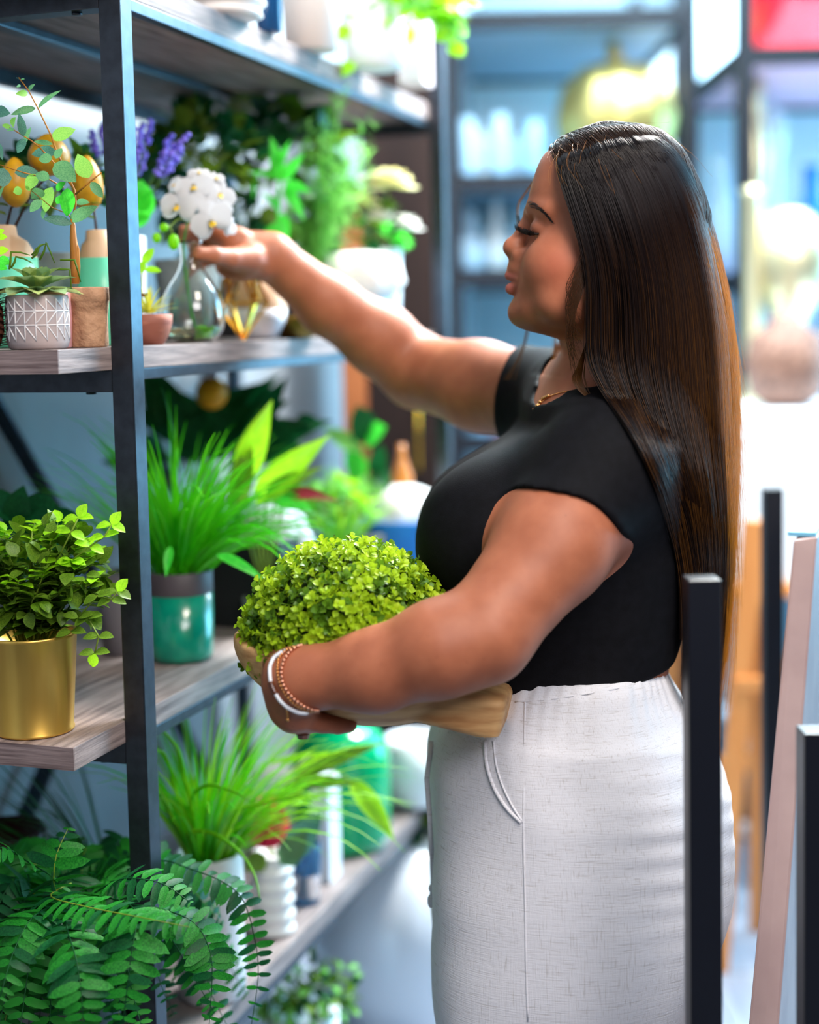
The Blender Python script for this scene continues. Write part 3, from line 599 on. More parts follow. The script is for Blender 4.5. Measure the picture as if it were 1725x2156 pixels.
lathe_part(fl_, 'vase', pot_prof(.036, .042, .15), M_white)
def flower(pl, c, R, m, n=26, key='petal', up=.2):
    for i in range(n):
        a = i * 2.4; el = math.radians(10 + 75 * i / n); d = Vector((math.cos(a) * math.cos(el), math.sin(a) * math.cos(el), math.sin(el))); pl.leaf(key, m, c + d * R * .1, d, (0, 0, 1), R * (1.1 - .5 * i / n), 'petal')
for (x, y, r, m) in ((818, 392, 44, M_cream), (755, 440, 42, M_cream), (845, 480, 34, M_wflower), (775, 385, 22, M_wflower), (800, 470, 34, M_wflower), (735, 480, 24, M_cream)):
    c = PT(x, y, 2.60); fl_.part('stem', MB().tube([pos + Vector((0, 0, .14)), c.lerp(pos + Vector((0, 0, .14)), .4), c], .0018, 5), M_stem); flower(fl_, c, r / sc_at(2.6) * 1.25, m, 22)
bushy(fl_, PT(770, 500, 2.60), (.07, .05, .05), 'oval', [G_mid, G_bright, G_dark], 60, .04, 60)
pos = base(655, 2.42, Z1); fe = Plant('asparagus_fern', 'tall feathery light green fern in front of the dark panel', 'plant', pos)
lathe_part(fe, 'pot', pot_prof(.035, .040, .07), mat('dark_plum_pot', (44, 30, 38), .5))
for k in range(34):
    x = rnd(590, 800); yt = rnd(190, 420) + abs(x - 725) * .5; b = PT(x, yt, 2.42 + rnd(-.08, .08)); a = pos + Vector((0, 0, .06)); mid = a.lerp(b, .55) + Vector((0, 0, .03)); mb = MB(); P = [a, mid, b]; mb.tube(P, [.0012, .001, .0005], 4)
    for q in range(46):
        t = rnd(.25, 1); p = (a.lerp(mid, t * 2) if t < .5 else mid.lerp(b, t * 2 - 1)); d = Vector((rnd(-1, 1), rnd(-1, 1), rnd(-.3, .9))); leafmb(rnd(.018, .034), .0045, 'lance', .4, .1, 2, mb, frame(p, d, (0, 0, 1)))
    fe.part('frond', mb, G_feather, True)
pos = base(470, 2.18, Z1); dk = Plant('dark_foliage_plant', 'dense dark green plant filling the back of the shelf behind the orchid', 'plant', base(500, 2.50, Z1))
lathe_part(dk, 'pot', pot_prof(.05, .06, .10), mat('charcoal_pot', (40, 42, 46), .5)); bushy(dk, PT(520, 385, 2.5), (.17, .08, .15), 'oval', [G_dark, G_dark, G_mid], 520, .055, 220, lo=-.8)
dk2 = Plant('trailing_dark_plant', 'dark small-leaved plant close behind the orchid', 'plant', base(400, 2.2, Z1)); bushy(dk2, PT(430, 330, 2.28), (.085, .06, .06), 'oval', [G_dark, G_mid], 200, .036, 120, lo=-.6); lathe_part(dk2, 'pot', pot_prof(.04, .05, .12), M_concrete)
bb = Plant('bamboo_sprig', 'bright green bamboo sprig with long pointed leaves', 'plant', base(575, 2.30, Z1)); bs = [bb.o, PT(590, 560, 2.28), PT(585, 450, 2.27), PT(588, 380, 2.27), PT(580, 300, 2.27)]
bb.part('cane', MB().tube(bs, [.003, .003, .0026, .002, .001], 6), G_bright)
for (x0, y0, x1, y1, w) in ((590, 385, 573, 288, 30), (595, 380, 632, 325, 26), (598, 390, 648, 395, 28), (600, 395, 640, 455, 26), (588, 375, 530, 355, 14), (590, 440, 562, 408, 18), (592, 450, 606, 510, 26), (588, 470, 556, 500, 18), (560, 480, 608, 512, 34), (585, 350, 605, 300, 18), (540, 360, 532, 410, 12)):
    a = PT(x0, y0, 2.27); b = PT(x1, y1, 2.24); L = (b - a).length; link('leaf', LM('lance', G_bright), bb.t, mw=frame(a - bb.o, b - a, (.1, -1, .3), (w / 1366 / .26, L, L)))
lathe_part(bb, 'glass_tube', pot_prof(.012, .014, .06), M_white)

# ------------------------------------------------------------------ top shelf
M_rib = mat('white_ribbed_ceramic', (228, 222, 218), .4); M_navy = mat('blue_glazed_ceramic', (20, 66, 110), .25, coat=.4); M_warmw = mat('warm_white_ceramic', (222, 214, 206), .45)
p = Plant('ribbed_pot', 'large white pot with horizontal ribs on the top shelf', 'pot', base(470, 2.02, Z4)); lathe_part(p, 'pot', [(.045, 0)] + [(.050 + .0012 * i + .0030 * math.sin(i * 1.57), .004 * i) for i in range(1, 50)] + [(.10, .205), (.09, .20), (.09, .15), (0, .15)], M_rib, 48)
p = Plant('blue_pot', 'narrow deep blue glazed pot between the white pots on the top shelf', 'pot', base(567, 2.12, Z4)); lathe_part(p, 'pot', pot_prof(.018, .024, .22), M_navy)
p = Plant('tall_pot', 'plain warm white pot right of the blue pot on the top shelf', 'pot', base(655, 2.27, Z4)); lathe_part(p, 'pot', pot_prof(.040, .047, .20), M_warmw); lathe_part(p, 'soil', [(.042, .165), (0, .17)], M_soil)
p = Plant('round_shouldered_pot', 'bright white round-shouldered pot with a trailing plant on the top shelf', 'plant', base(790, 2.44, Z4)); lathe_part(p, 'pot', [(.040, 0), (.046, .004), (.050, .04), (.054, .09), (.052, .12), (.042, .135), (.040, .145), (.036, .145), (.036, .12), (0, .12)], M_white, 44)
for (pts) in ([(850, 20), (900, -10), (940, 30), (955, 80)], [(850, 10), (890, -5), (930, 60), (962, 120)], [(840, 0), (870, -30), (910, 10), (925, 60)], [(750, 10), (722, 40), (714, 130), (712, 190)]):
    P = [PT(x, y, 2.42 - i * .01) for i, (x, y) in enumerate(pts)]; p.part('vine', MB().tube(P, .0015, 5), M_stem)
    for i in range(9 if pts[0][0] > 800 else 3):
        q = rnd(.2, 3); a = P[min(3, int(q))].lerp(P[min(3, int(q) + 1)], q % 1)
        p.leaf('round', random.choice([G_lime, G_feather]), a, (rnd(-1, 1), -.5, rnd(-.8, .6)), (0, -1, .4), .034)
bushy(p, PT(880, 10, 2.42), (.075, .06, .045), 'round', [G_lime, G_feather], 90, .032, 90, lo=-.9, stems=False)
p = Plant('white_box', 'pale pinkish white box at the far end of the top shelf', 'box', base(876, 2.62, Z4)); p.part('box', MB().box(p.o + Vector((0, 0, .055)), (.045, .06, .11), Matrix.Rotation(SYAW, 3, 'Z')), mat('blush_white', (226, 210, 214), .5), False, bevel=.002)

# ------------------------------------------------------------------ lower middle shelf
M_goldpot = mat('brushed_brass_pot', (240, 198, 100), 0.33, 0.85, rgb2=(220, 172, 76), scale=3, stretch=(9, 9, .1)); M_teal = mat('teal_crackle_glaze', (0, 116, 96), 0.22, rgb2=(6, 134, 108), scale=40, coat=.5); M_band = mat('grey_brown_rim', (70, 62, 68), .55)
pos = base(74, 1.640, Z2); gp = Plant('gold_potted_shrub', 'glossy small-leaved shrub in a shiny gold metal pot', 'plant', pos)
lathe_part(gp, 'gold_pot', [(.0430, 0), (.0445, .0015), (.0445, .003), (.0432, .005), (.0505, .108), (.0518, .109), (.0518, .112), (.0505, .113), (.0492, .110), (.0490, .097), (0, .097)], M_goldpot, 64)
cen = pos + Vector((.012, 0, .165))
for k in range(42):
    a = k * 2.4; el = rnd(.1, 1.3); d = Vector((math.cos(a) * math.cos(el), math.sin(a) * math.cos(el) * .8, math.sin(el))); b0 = pos + Vector((d.x * .02, d.y * .02, .10)); tip = cen + Vector((d.x * .085, d.y * .07, d.z * .075 - .02 * (1 - d.z)))
    mid = b0.lerp(tip, .5) + Vector((0, 0, .02)); gp.part('stem', MB().tube([b0, mid, tip], [.0014, .0011, .0006], 5), M_stem)
    for q in range(9):
        t = .15 + .85 * q / 8; p_ = b0.lerp(mid, t * 2) if t < .5 else mid.lerp(tip, t * 2 - 1); sd = (tip - b0).normalized().cross(Vector((0, 0, 1))).normalized() * (1 if q % 2 else -1)
        for s2 in (1, -1): gp.leaf('oval', G_lime if (q >= 7 and d.z > .3) else random.choice([G_mid, G_mid, G_box2]), p_, sd * s2 + (tip - b0).normalized() * .5 + Vector((0, rnd(-.6, .3), rnd(-.3, .5))), (0, 0, 1), rnd(.018, .027) * (1.15 - .35 * t))
bushy(gp, PT(88, 1225, 1.64), (.078, .060, .066), 'oval', [G_mid, G_mid, G_box2], 190, .023, 150, lo=-.75, jit=.5, stems=False)
for (pts) in ([(150, 1330), (185, 1300), (208, 1340), (200, 1375)], [(165, 1300), (205, 1255), (235, 1262), (247, 1245)], [(150, 1180), (190, 1150), (220, 1130), (235, 1105)], [(120, 1180), (150, 1120), (165, 1090)]):
    P = [PT(x, y, 1.60) for x, y in pts]; gp.part('stem', MB().tube(P, .0010, 5), M_stem)
    for i in range(len(P)):
        for s2 in (1, -1): gp.leaf('oval', G_mid if pts[0][1] > 1290 else G_lime, P[i], (s2, -.3, rnd(-.4, .5)), (0, -.6, 1), .018)
    gp.leaf('oval', G_lime, P[-1], P[-1] - P[-2], (0, -1, .5), .018)
p = Plant('round_dark_leaf_plant', 'dark plant with big round leaves behind the gold pot', 'plant', base(20, 1.90, Z2)); lathe_part(p, 'pot', pot_prof(.04, .05, .09), M_concrete)
for (x0, y0, x1, y1, w, m) in ((40, 1085, 100, 1060, 70, G_dark), (35, 1090, -20, 1040, 60, G_dark), (30, 1130, 126, 1150, 90, G_dark), (80, 1110, 150, 1090, 66, G_fern2), (10, 1140, 70, 1200, 70, G_dark), (30, 1120, 40, 1045, 60, G_fern2), (0, 1120, 40, 1100, 60, G_dark)):
    a = PT(x0, y0, 1.86); b = PT(x1, y1, 1.82); L = (b - a).length * 1.1; link('leaf', LM('round', m), p.t, mw=frame(a - p.o, b - a, (.2, -.8, .5), (w / 1660 / .85, L, L))); p.part('stalk', MB().tube([p.o + Vector((0, 0, .08)), a], .0015, 5), M_stem)
p = Plant('grey_pot', 'grey ceramic pot half hidden behind the front post', 'pot', base(262, 2.03, Z2)); lathe_part(p, 'pot', pot_prof(.030, .036, .115), mat('grey_glaze', (110, 106, 112), .5))
pos = base(383, 1.985, Z2); gt = Plant('grass_in_teal_pot', 'bright green artificial grass in a teal glazed pot', 'plant', pos)
lathe_part(gt, 'teal_pot', [(.036, 0), (.042, .002), (.0440, .010), (.0456, .092)], M_teal, 56); lathe_part(gt, 'rim_band', [(.0456, .092), (.0458, .093), (.0458, .121), (.0446, .123), (.0430, .121), (.0430, .108), (0, .110)], M_band, 56, cap=False)
grass(gt, pos + Vector((-.004, 0, .108)), 160, .25, .0074, [G_grass], .85, 1.0, .026, 150, bias=(-.12, 0)); grass(gt, pos + Vector((.008, 0, .108)), 110, .27, .0076, [G_grass], .7, 1.5, .024, 110, bias=(.75, -.1), Lr=(.6, 1.0))
for pts, w in (([(455, 1168), (500, 1172), (540, 1190), (562, 1208)], 24), ([(360, 1150), (352, 1175), (347, 1207)], 20)):
    a = PT(*pts[0], 1.88); b = PT(*pts[-1], 1.85); L = (b - a).length; link('broad_leaf', LM('lance', G_bright), gt.t, mw=frame(a - gt.o, b - a, (.1, -1, .8), (w / 1650 / .26, L, L)))
pos = base(430, 2.44, Z2); d3 = Plant('rubber_plant', 'dark plant with broad glossy leaves and an orange fruit at the back', 'plant', pos); lathe_part(d3, 'pot', pot_prof(.05, .06, .10), M_concrete)
for (x0, y0, x1, y1, w, m) in ((380, 900, 330, 800, 80, G_dark), (400, 930, 300, 860, 70, G_dark), (420, 930, 380, 830, 90, G_dark), (440, 930, 490, 820, 90, G_dark), (460, 940, 560, 850, 80, G_dark), (500, 950, 600, 880, 80, G_fern2), (480, 920, 540, 800, 60, G_fern2), (350, 950, 300, 940, 80, G_dark), (520, 960, 650, 880, 66, G_dark), (430, 960, 460, 870, 100, G_dark), (540, 950, 620, 940, 80, G_dark), (390, 970, 400, 900, 80, G_dark), (330, 900, 310, 790, 40, G_fern2), (560, 900, 570, 820, 60, G_dark), (620, 900, 650, 870, 36, G_dark), (350, 1000, 250, 960, 80, G_dark)):
    a = PT(x0, y0, 2.42); b = PT(x1, y1, 2.36); L = (b - a).length * 1.15; link('leaf', LM('wide', m), d3.t, mw=frame(a - d3.o, b - a, (rnd(-.2, .3), -.9, .5), (w / 1281 / .55, L, L))); d3.part('stalk', MB().tube([pos + Vector((0, 0, .09)), a], .002, 5), M_stem)
d3.part('orange_fruit', MB().ball(PT(446, 828, 2.35), .026, 16, 12), mat('orange_peel', (226, 150, 10), .5, bump=.2, bscale=300))
cr = Plant('croton_leaves', 'large lime leaves with red edges reaching out to the right of the grass', 'plant', base(560, 2.16, Z2)); cr.part('pot', MB().lathe(pot_prof(.03, .034, .05), 30, cr.o), M_concrete)
for (x0, y0, x1, y1, w, m) in ((512, 1010, 556, 866, 62, G_lime), (540, 1060, 662, 925, 66, G_lime), (560, 1050, 650, 985, 40, G_mid), (500, 1060, 520, 940, 50, G_mid), (600, 1040, 690, 1040, 30, mat('red_tinged_leaf', (150, 40, 60), .5)), (580, 1050, 640, 1060, 40, G_bright)):
    a = PT(x0, y0, 2.10); b = PT(x1, y1, 2.06); L = (b - a).length * 1.1; link('leaf', LM('wide', m), cr.t, mw=frame(a - cr.o, b - a, (.1, -1, .4), (w / 1480 / .55, L, L))); cr.part('stalk', MB().tube([cr.o + Vector((0, 0, .05)), a], .0018, 5), M_stem)
p = Plant('black_crate', 'matt black square crate beside the teal pot', 'crate', base(545, 2.26, Z2)); RM = Matrix.Rotation(SYAW, 3, 'Z'); M_blk = mat('matt_black_plastic', (12, 12, 14), .6); h = .13
for sx, sy, dx, dy in ((-1, 0, .006, .17), (1, 0, .006, .17), (0, -1, .15, .006), (0, 1, .15, .006)): p.part('side_panel', MB().box(p.o + RM @ Vector((sx * .072, sy * .082, h / 2)), (dx, dy, h), RM), M_blk, False, bevel=.001)
p.part('bottom', MB().box(p.o + Vector((0, 0, .004)), (.14, .16, .006), RM), M_blk, False)
cl_ = Plant('crumpled_cloth', 'crumpled pale grey cloth bundle in the black crate', 'cloth', base(585, 2.26, Z2) + Vector((0, 0, .008))); lathe_part(cl_, 'cloth', [(.05, 0), (.06, .03), (.058, .11), (.045, .145), (.02, .165), (0, .168)], mat('pale_grey_cloth', (180, 186, 200), .8), 60, wob=lambda a, z: 1 + .12 * math.sin(a * 5 + z * 80) + .06 * math.sin(a * 11 - z * 120))
p = Plant('light_grass_plant', 'airy lime green tuft in a small dark pot', 'plant', base(715, 2.52, Z2)); lathe_part(p, 'pot', pot_prof(.026, .032, .055), M_blk); grass(p, p.o + Vector((0, 0, .05)), 110, .15, .009, [G_lime, G_feather, G_grass2], .9, .7, .02, 110); bushy(p, p.o + Vector((0, 0, .13)), (.06, .05, .05), 'oval', [G_feather, G_lime], 90, .028, 90)
p = Plant('round_leaf_pot_plant', 'small plant of shiny rounded leaves beside the light green tuft', 'plant', base(775, 2.66, Z2)); lathe_part(p, 'pot', pot_prof(.03, .036, .07), M_concrete)
for (x0, y0, x1, y1, w, m) in ((770, 930, 760, 868, 60, G_dark), (770, 930, 798, 900, 50, G_bright), (760, 960, 700, 905, 40, G_feather), (780, 1000, 795, 1035, 60, G_feather), (790, 1000, 800, 950, 40, G_dark), (760, 1010, 742, 960, 50, G_bright), (785, 980, 815, 1020, 40, G_dark)):
    a = PT(x0, y0, 2.64); b = PT(x1, y1, 2.60); L = (b - a).length * 1.1; link('leaf', LM('round', m), p.t, mw=frame(a - p.o, b - a, (.1, -1, .6), (w / 1174 / .85, L, L))); p.part('stalk', MB().tube([p.o + Vector((0, 0, .06)), a], .0018, 5), M_stem)
M_bluef = mat('bright_blue_fabric', (14, 110, 200), .6, rgb2=(30, 130, 214), scale=20); p = Plant('blue_basket', 'bright blue fabric basket', 'basket', base(850, 2.72, Z2)); lathe_part(p, 'basket', [(.06, 0), (.072, .004), (.080, .085), (.081, .09), (.077, .09), (.07, .02), (0, .018)], M_bluef, 60, wob=lambda a, z: 1 + .02 * math.sin(a * 22))
cl2 = Plant('white_cloth_bundle', 'crumpled white cloth heaped in the blue basket', 'cloth', p.o + Vector((0, 0, .022))); lathe_part(cl2, 'cloth', [(.05, 0), (.062, .05), (.068, .085), (.05, .115), (.03, .125), (0, .128)], M_hyd, 70, wob=lambda a, z: 1 + .08 * math.sin(a * 6 + z * 70) + .05 * math.sin(a * 13 - z * 90))
p = Plant('amber_bottle', 'amber brown bottle in front of the dark panel', 'bottle', base(850, 2.80, Z2)); p.o.y = p.o.y; lathe_part(p, 'bottle', [(.018, 0), (.021, .003), (.021, .16), (.012, .185), (.008, .20), (.008, .22), (0, .22)], mat('amber_glass', (190, 120, 50), .15, coat=.5), 28)

# ------------------------------------------------------------------ bottom shelf
M_emb = mat('white_embossed_ceramic', (222, 220, 222), .42, bump=.5, bscale=22, bdist=.004)
pos = base(448, 1.945, Z3); gw = Plant('grass_in_white_pot', 'tall lime green artificial grass in a white embossed pot', 'plant', pos)
mb = MB(); n = 12; R2 = [(.040, 0), (.0455, .004), (.0475, .05), (.0455, .10), (.0480, .15), (.0465, .196), (.044, .200), (.042, .195), (.042, .18), (0, .18)]
lathe_part(gw, 'white_pot', R2, M_emb, 12)
grass(gw, pos + Vector((0, 0, .178)), 200, .235, .0062, [G_grass2, G_grass], .6, 1.0, .026, 200, bias=(.12, -.15), Lr=(.6, 1.15)); grass(gw, pos + Vector((.004, 0, .178)), 46, .30, .0062, [G_grass2], .5, 1.6, .024, 46, bias=(.8, 0)); 
for pts in ([(440, 1810), (400, 1700), (430, 1655), (480, 1662), (525, 1685)], [(430, 1815), (380, 1700), (352, 1600), (330, 1580), (300, 1590)], [(440, 1810), (390, 1640), (375, 1580), (345, 1540), (328, 1525)], [(440, 1812), (395, 1760), (440, 1752), (500, 1790), (535, 1840), (547, 1892)], [(450, 1810), (480, 1720), (560, 1690), (640, 1675)], [(430, 1815), (365, 1730), (350, 1690), (330, 1660)]):
    P = smoothP = [PT(x, y, 1.93 - .035 * i) for i, (x, y) in enumerate(pts)]; Q = [tuple(P[0])]
    for i in range(len(P) - 1):
        p0, p1, p2, p3 = P[max(0, i - 1)], P[i], P[i + 1], P[min(len(P) - 1, i + 2)]
        for k in range(1, 6):
            u_ = k / 5; Q.append(tuple(.5 * ((2 * p1) + (p2 - p0) * u_ + (2 * p0 - 5 * p1 + 4 * p2 - p3) * u_ ** 2 + (3 * p1 - p0 - 3 * p2 + p3) * u_ ** 3)))
    gw.part('blade', MB().tube(Q, [.0030 * (1 - (i / len(Q)) ** 2 * .85) for i in range(len(Q))], 5), G_grass2)
for (x0, y0, x1, y1, w, m) in ((735, 1640, 842, 1765, 46, G_lime), (620, 1640, 792, 1556, 34, G_mid), (560, 1610, 740, 1570, 14, G_grass2), (640, 1650, 742, 1640, 30, G_mid)):
    a = PT(x0, y0, 2.08); b = PT(x1, y1, 2.04); L = (b - a).length; link('broad_leaf', LM('lance', m), gw.t, mw=frame(a - gw.o, b - a, (.2, -1, .6), (w / 1500 / .26, L, L)))
gw.part('leaf_stalk', MB().tube([pos + Vector((0, 0, .18)), PT(560, 1680, 2.0), PT(650, 1590, 2.06), PT(735, 1640, 2.08)], .0016, 5), M_stem)
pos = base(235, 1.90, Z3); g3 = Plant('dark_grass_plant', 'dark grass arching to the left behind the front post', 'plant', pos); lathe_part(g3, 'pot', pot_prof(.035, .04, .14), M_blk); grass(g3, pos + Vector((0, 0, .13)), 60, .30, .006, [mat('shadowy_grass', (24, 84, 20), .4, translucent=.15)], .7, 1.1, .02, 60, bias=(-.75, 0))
pos = base(576, 2.15, Z3); rv = Plant('ribbed_vase', 'small white vase with wavy horizontal ribs', 'vase', pos); lathe_part(rv, 'vase', [(.024, 0)] + [(.0315 + .0022 * math.sin(i * 1.05) - .003 * max(0, (i - 24) / 8), .0038 * i) for i in range(1, 33)] + [(.022, .122), (.02, .118), (0, .11)], M_rib, 44)
pt = Plant('protea_flower', 'crimson pink protea bloom in the ribbed vase', 'flower', pos + Vector((0, 0, .112))); c = PT(563, 1735, 2.11); pt.part('stem', MB().tube([pt.o, c], .003, 6), M_stem); M_prot = mat('crimson_bract', (206, 16, 60), .5, rgb2=(236, 70, 100), scale=30, translucent=.2)
axp = Vector((.15, -.1, 1)).normalized()
for i in range(44):
    a = i * 2.4; t = i / 44; d = (axp * (1.1 + .8 * t) + Vector((math.cos(a), math.sin(a), 0)) * (.40 - .32 * t)).normalized(); pt.leaf('wide', M_prot, c - axp * .035 + Vector((math.cos(a), math.sin(a), 0)) * .010 * (1 - t), d, Vector((math.cos(a), math.sin(a), 0)) + axp * .3, .088 * (1 - .15 * t), 'bract')
for (x0, y0, x1, y1, w, m) in ((600, 1810, 668, 1720, 56, G_euc3), (590, 1820, 640, 1760, 50, mat('sage_leaf', (90, 130, 84), .5, translucent=.15)), (580, 1700, 640, 1640, 40, G_mid), (560, 1800, 520, 1830, 40, G_mid)):
    a = PT(x0, y0, 2.12); b = PT(x1, y1, 2.1); L = (b - a).length * 1.05; link('leaf', LM('oval', m), pt.t, mw=frame(a - pt.o, b - a, (.1, -1, .4), (w / 1470 / .62, L, L)))
p = Plant('blue_glass_tumbler', 'blue tinted glass tumbler beside the ribbed vase', 'glass', base(648, 2.26, Z3)); lathe_part(p, 'tumbler', pot_prof(.020, .024, .095, .002, .012), mat('blue_glass', (110, 170, 214), .05, trans=.8, ior=1.3), 30)
p = Plant('white_carton', 'tall narrow white carton in front of the green jar', 'box', base(690, 2.36, Z3)); p.part('box', MB().box(p.o + Vector((0, 0, .085)), (.030, .05, .17), RM), M_white, False, bevel=.001)
M_gglass = mat('emerald_glass', (0, 190, 120), .05, trans=.35, ior=1.3, coat=.6); p = Plant('green_glass_jar', 'large emerald green glass jar with rounded shoulders', 'jar', base(722, 2.52, Z3)); lathe_part(p, 'jar', [(.070, 0), (.082, .006), (.086, .03), (.087, .15), (.080, .185), (.060, .208), (.040, .215), (.038, .235), (.034, .235), (.036, .21), (.072, .18), (.080, .03), (0, .012)], M_gglass, 56, cap=False)
p = Plant('white_bowl_stack', 'white bowl on the bottom shelf just behind her trousers', 'bowl', base(880, 2.72, Z3)); lathe_part(p, 'bowl', [(.03, 0), (.05, .01), (.058, .06), (.060, .13), (.056, .13), (.05, .03), (0, .02)], M_white, 40)
p = Plant('brown_bowl', 'dark red-brown bowl at the left behind the fern', 'bowl', base(22, 1.92, Z3)); lathe_part(p, 'bowl', [(.03, 0), (.04, .10), (.055, .20), (.0575, .245), (.053, .245), (.04, .2), (0, .2)], mat('oxblood_glaze', (56, 20, 18), .35), 44)

# the fern in front
pos = base(170, 1.75, Z3); fn = Plant('boston_fern', 'lush dark green fern spilling over the bottom shelf in the foreground', 'plant', pos); lathe_part(fn, 'pot', pot_prof(.045, .058, .15), M_concrete)
crown = pos + Vector((0, -.01, .17))
def cr_path(P, n):
    P = [Vector(p) for p in P]; Q = []
    for k in range(n + 1):
        t = k / n * (len(P) - 1); i = min(len(P) - 2, int(t)); u_ = t - i; p0, p1, p2, p3 = P[max(0, i - 1)], P[i], P[i + 1], P[min(len(P) - 1, i + 2)]
        Q.append(.5 * ((2 * p1) + (p2 - p0) * u_ + (2 * p0 - 5 * p1 + 4 * p2 - p3) * u_ ** 2 + (3 * p1 - p0 - 3 * p2 + p3) * u_ ** 3))
    return Q
def frond(pl, P, Lp, mats, single, gap=.0105, roll=0.0, taper=.5, nrm=None):
    P = [Vector(p) for p in P]; Ln = sum((P[i + 1] - P[i]).length for i in range(len(P) - 1)); n = max(8, int(Ln / gap)); Q = cr_path(P, n); o = pl.o
    fr = MB().tube([q - o for q in Q], [.0011 * (1 - .6 * i / n) for i in range(n + 1)], 5).build('frond', M_stem if random.random() < .3 else G_fern2, pl.t); rest = MB()
    for i in range(2, n + 1):
        t = i / n; d = (Q[i] - Q[i - 1]).normalized(); up = Vector(nrm) if nrm is not None else Vector((0, -.35, 1)); side = d.cross(up); side.normalize(); up2 = side.cross(d); L = 1.22 * Lp * min(1, .6 + t * 2) * (1 - max(0, (t - .5) / .5) ** 1.6 * (1 - .25)) * rnd(.85, 1.12)
        for s2 in (1, -1):
            dd = side * s2 + d * rnd(.10, .35) + up2 * rnd(-.35, .15); M = frame(Q[i] - o, dd, up2 + side * s2 * rnd(-.3, .3), (L * 1.15, L, L * rnd(.3, 1.6))); me = LM('pinna', random.choice(mats))
            if single: link('leaflet', me, fr, mw=M)
            else: rest.add([M @ v.co for v in me.vertices], [tuple(p.vertices) for p in me.polygons])
    if not single: tag(rest.build('leaflets', mats[0], fr), kind='stuff')
FN = [([(150, 1860, 1.66), (107, 1887, 1.60), (190, 1911, 1.54), (294, 1931, 1.50), (400, 1952, 1.49)], 50), ([(120, 1880, 1.66), (113, 1856, 1.62), (119, 1800, 1.62), (143, 1745, 1.64)], 66), ([(150, 1900, 1.62), (139, 1943, 1.56), (159, 2014, 1.50), (171, 2086, 1.47), (176, 2175, 1.46)], 64), ([(230, 1890, 1.62), (286, 1919, 1.55), (276, 2014, 1.50), (258, 2160, 1.48)], 64),
      ([(240, 1840, 1.72), (337, 1812, 1.71), (397, 1828, 1.70), (468, 1856, 1.69), (512, 1895, 1.68), (536, 1975, 1.67), (544, 2054, 1.665), (528, 2165, 1.66)], 46), ([(250, 1900, 1.66), (357, 1919, 1.63), (413, 1947, 1.62), (441, 1999, 1.61), (447, 2054, 1.60), (440, 2165, 1.60)], 56),
      ([(120, 1850, 1.66), (60, 1815, 1.60), (8, 1784, 1.57), (-40, 1800, 1.55)], 46), ([(130, 1900, 1.62), (70, 1930, 1.56), (30, 2000, 1.53), (0, 2100, 1.50)], 56), ([(200, 1880, 1.66), (260, 1850, 1.60), (340, 1860, 1.58), (400, 1900, 1.57)], 52)]
for pts, lp in FN: frond(fn, [PT(*q) for q in pts], lp / sc_at(1.58), [G_fern, G_fern, G_fern2], True, .0118)
for k in range(84):
    a = k * 2.4; el = rnd(.1, 1.4); d = Vector((math.cos(a), math.sin(a) - .25, 0)).normalized(); r = rnd(.08, .22); top = crown + Vector((0, 0, .03 + .05 * el)) + d * r * .5; end = crown + d * r + Vector((0, 0, rnd(-.12, .02)))
    if (end - PT(560, 1900, 1.68)).length < .12: continue
    frond(fn, [crown - Vector((0, 0, .02)), top, end], rnd(.026, .036), [G_fern, G_fern2] if k % 3 else [G_fern2], False, .0115, nrm=(0, -.5, 1))

# ------------------------------------------------------------------ under the unit and on the floor
p = Plant('small_boxwood', 'little dark boxwood bush in a white cup below the bottom shelf', 'plant', Vector(at(640, 2200, 2.32)) * 1.0); p.o.z = 0; p.t.location = p.o; lathe_part(p, 'tall_pot', [(.05, 0), (.058, .01), (.052, .15), (.060, .27), (.056, .27), (0, .25)], M_white, 36); bushy(p, p.o + Vector((0, 0, .310)), (.088, .075, .060), 'box', [G_box2, G_dark, G_feather], 520, .024, 200, lo=-.5)
fv = Plant('white_floor_vase', 'large white ceramic floor vase with a loop handle and dark leaves', 'vase', Vector((at(850, 1800, 2.78).x, 2.78, 0))); lathe_part(fv, 'vase', [(.10, 0), (.13, .02), (.175, .14), (.185, .24), (.165, .33), (.12, .385), (.085, .40), (.08, .41), (.07, .40), (0, .36)], mat('glossy_white_ceramic', (226, 232, 240), .2, coat=.5), 60, wob=lambda a, z: 1 + .015 * math.sin(a * 8) * min(1, z * 5))
hx_ = fv.o + Vector((-.175, -.09, .20)); fv.part('handle', MB().tube([hx_ + Vector((.03, .02, .06)), hx_ + Vector((-.03, -.02, .065)), hx_ + Vector((-.055, -.03, 0)), hx_ + Vector((-.03, -.02, -.07)), hx_ + Vector((.02, .01, -.09))], .011, 10), MATS['glossy_white_ceramic'])
bushy(fv, fv.o + Vector((0, 0, .43)), (.11, .08, .05), 'oval', [G_dark, G_mid, G_dark], 150, .055, 150, lo=-.6)
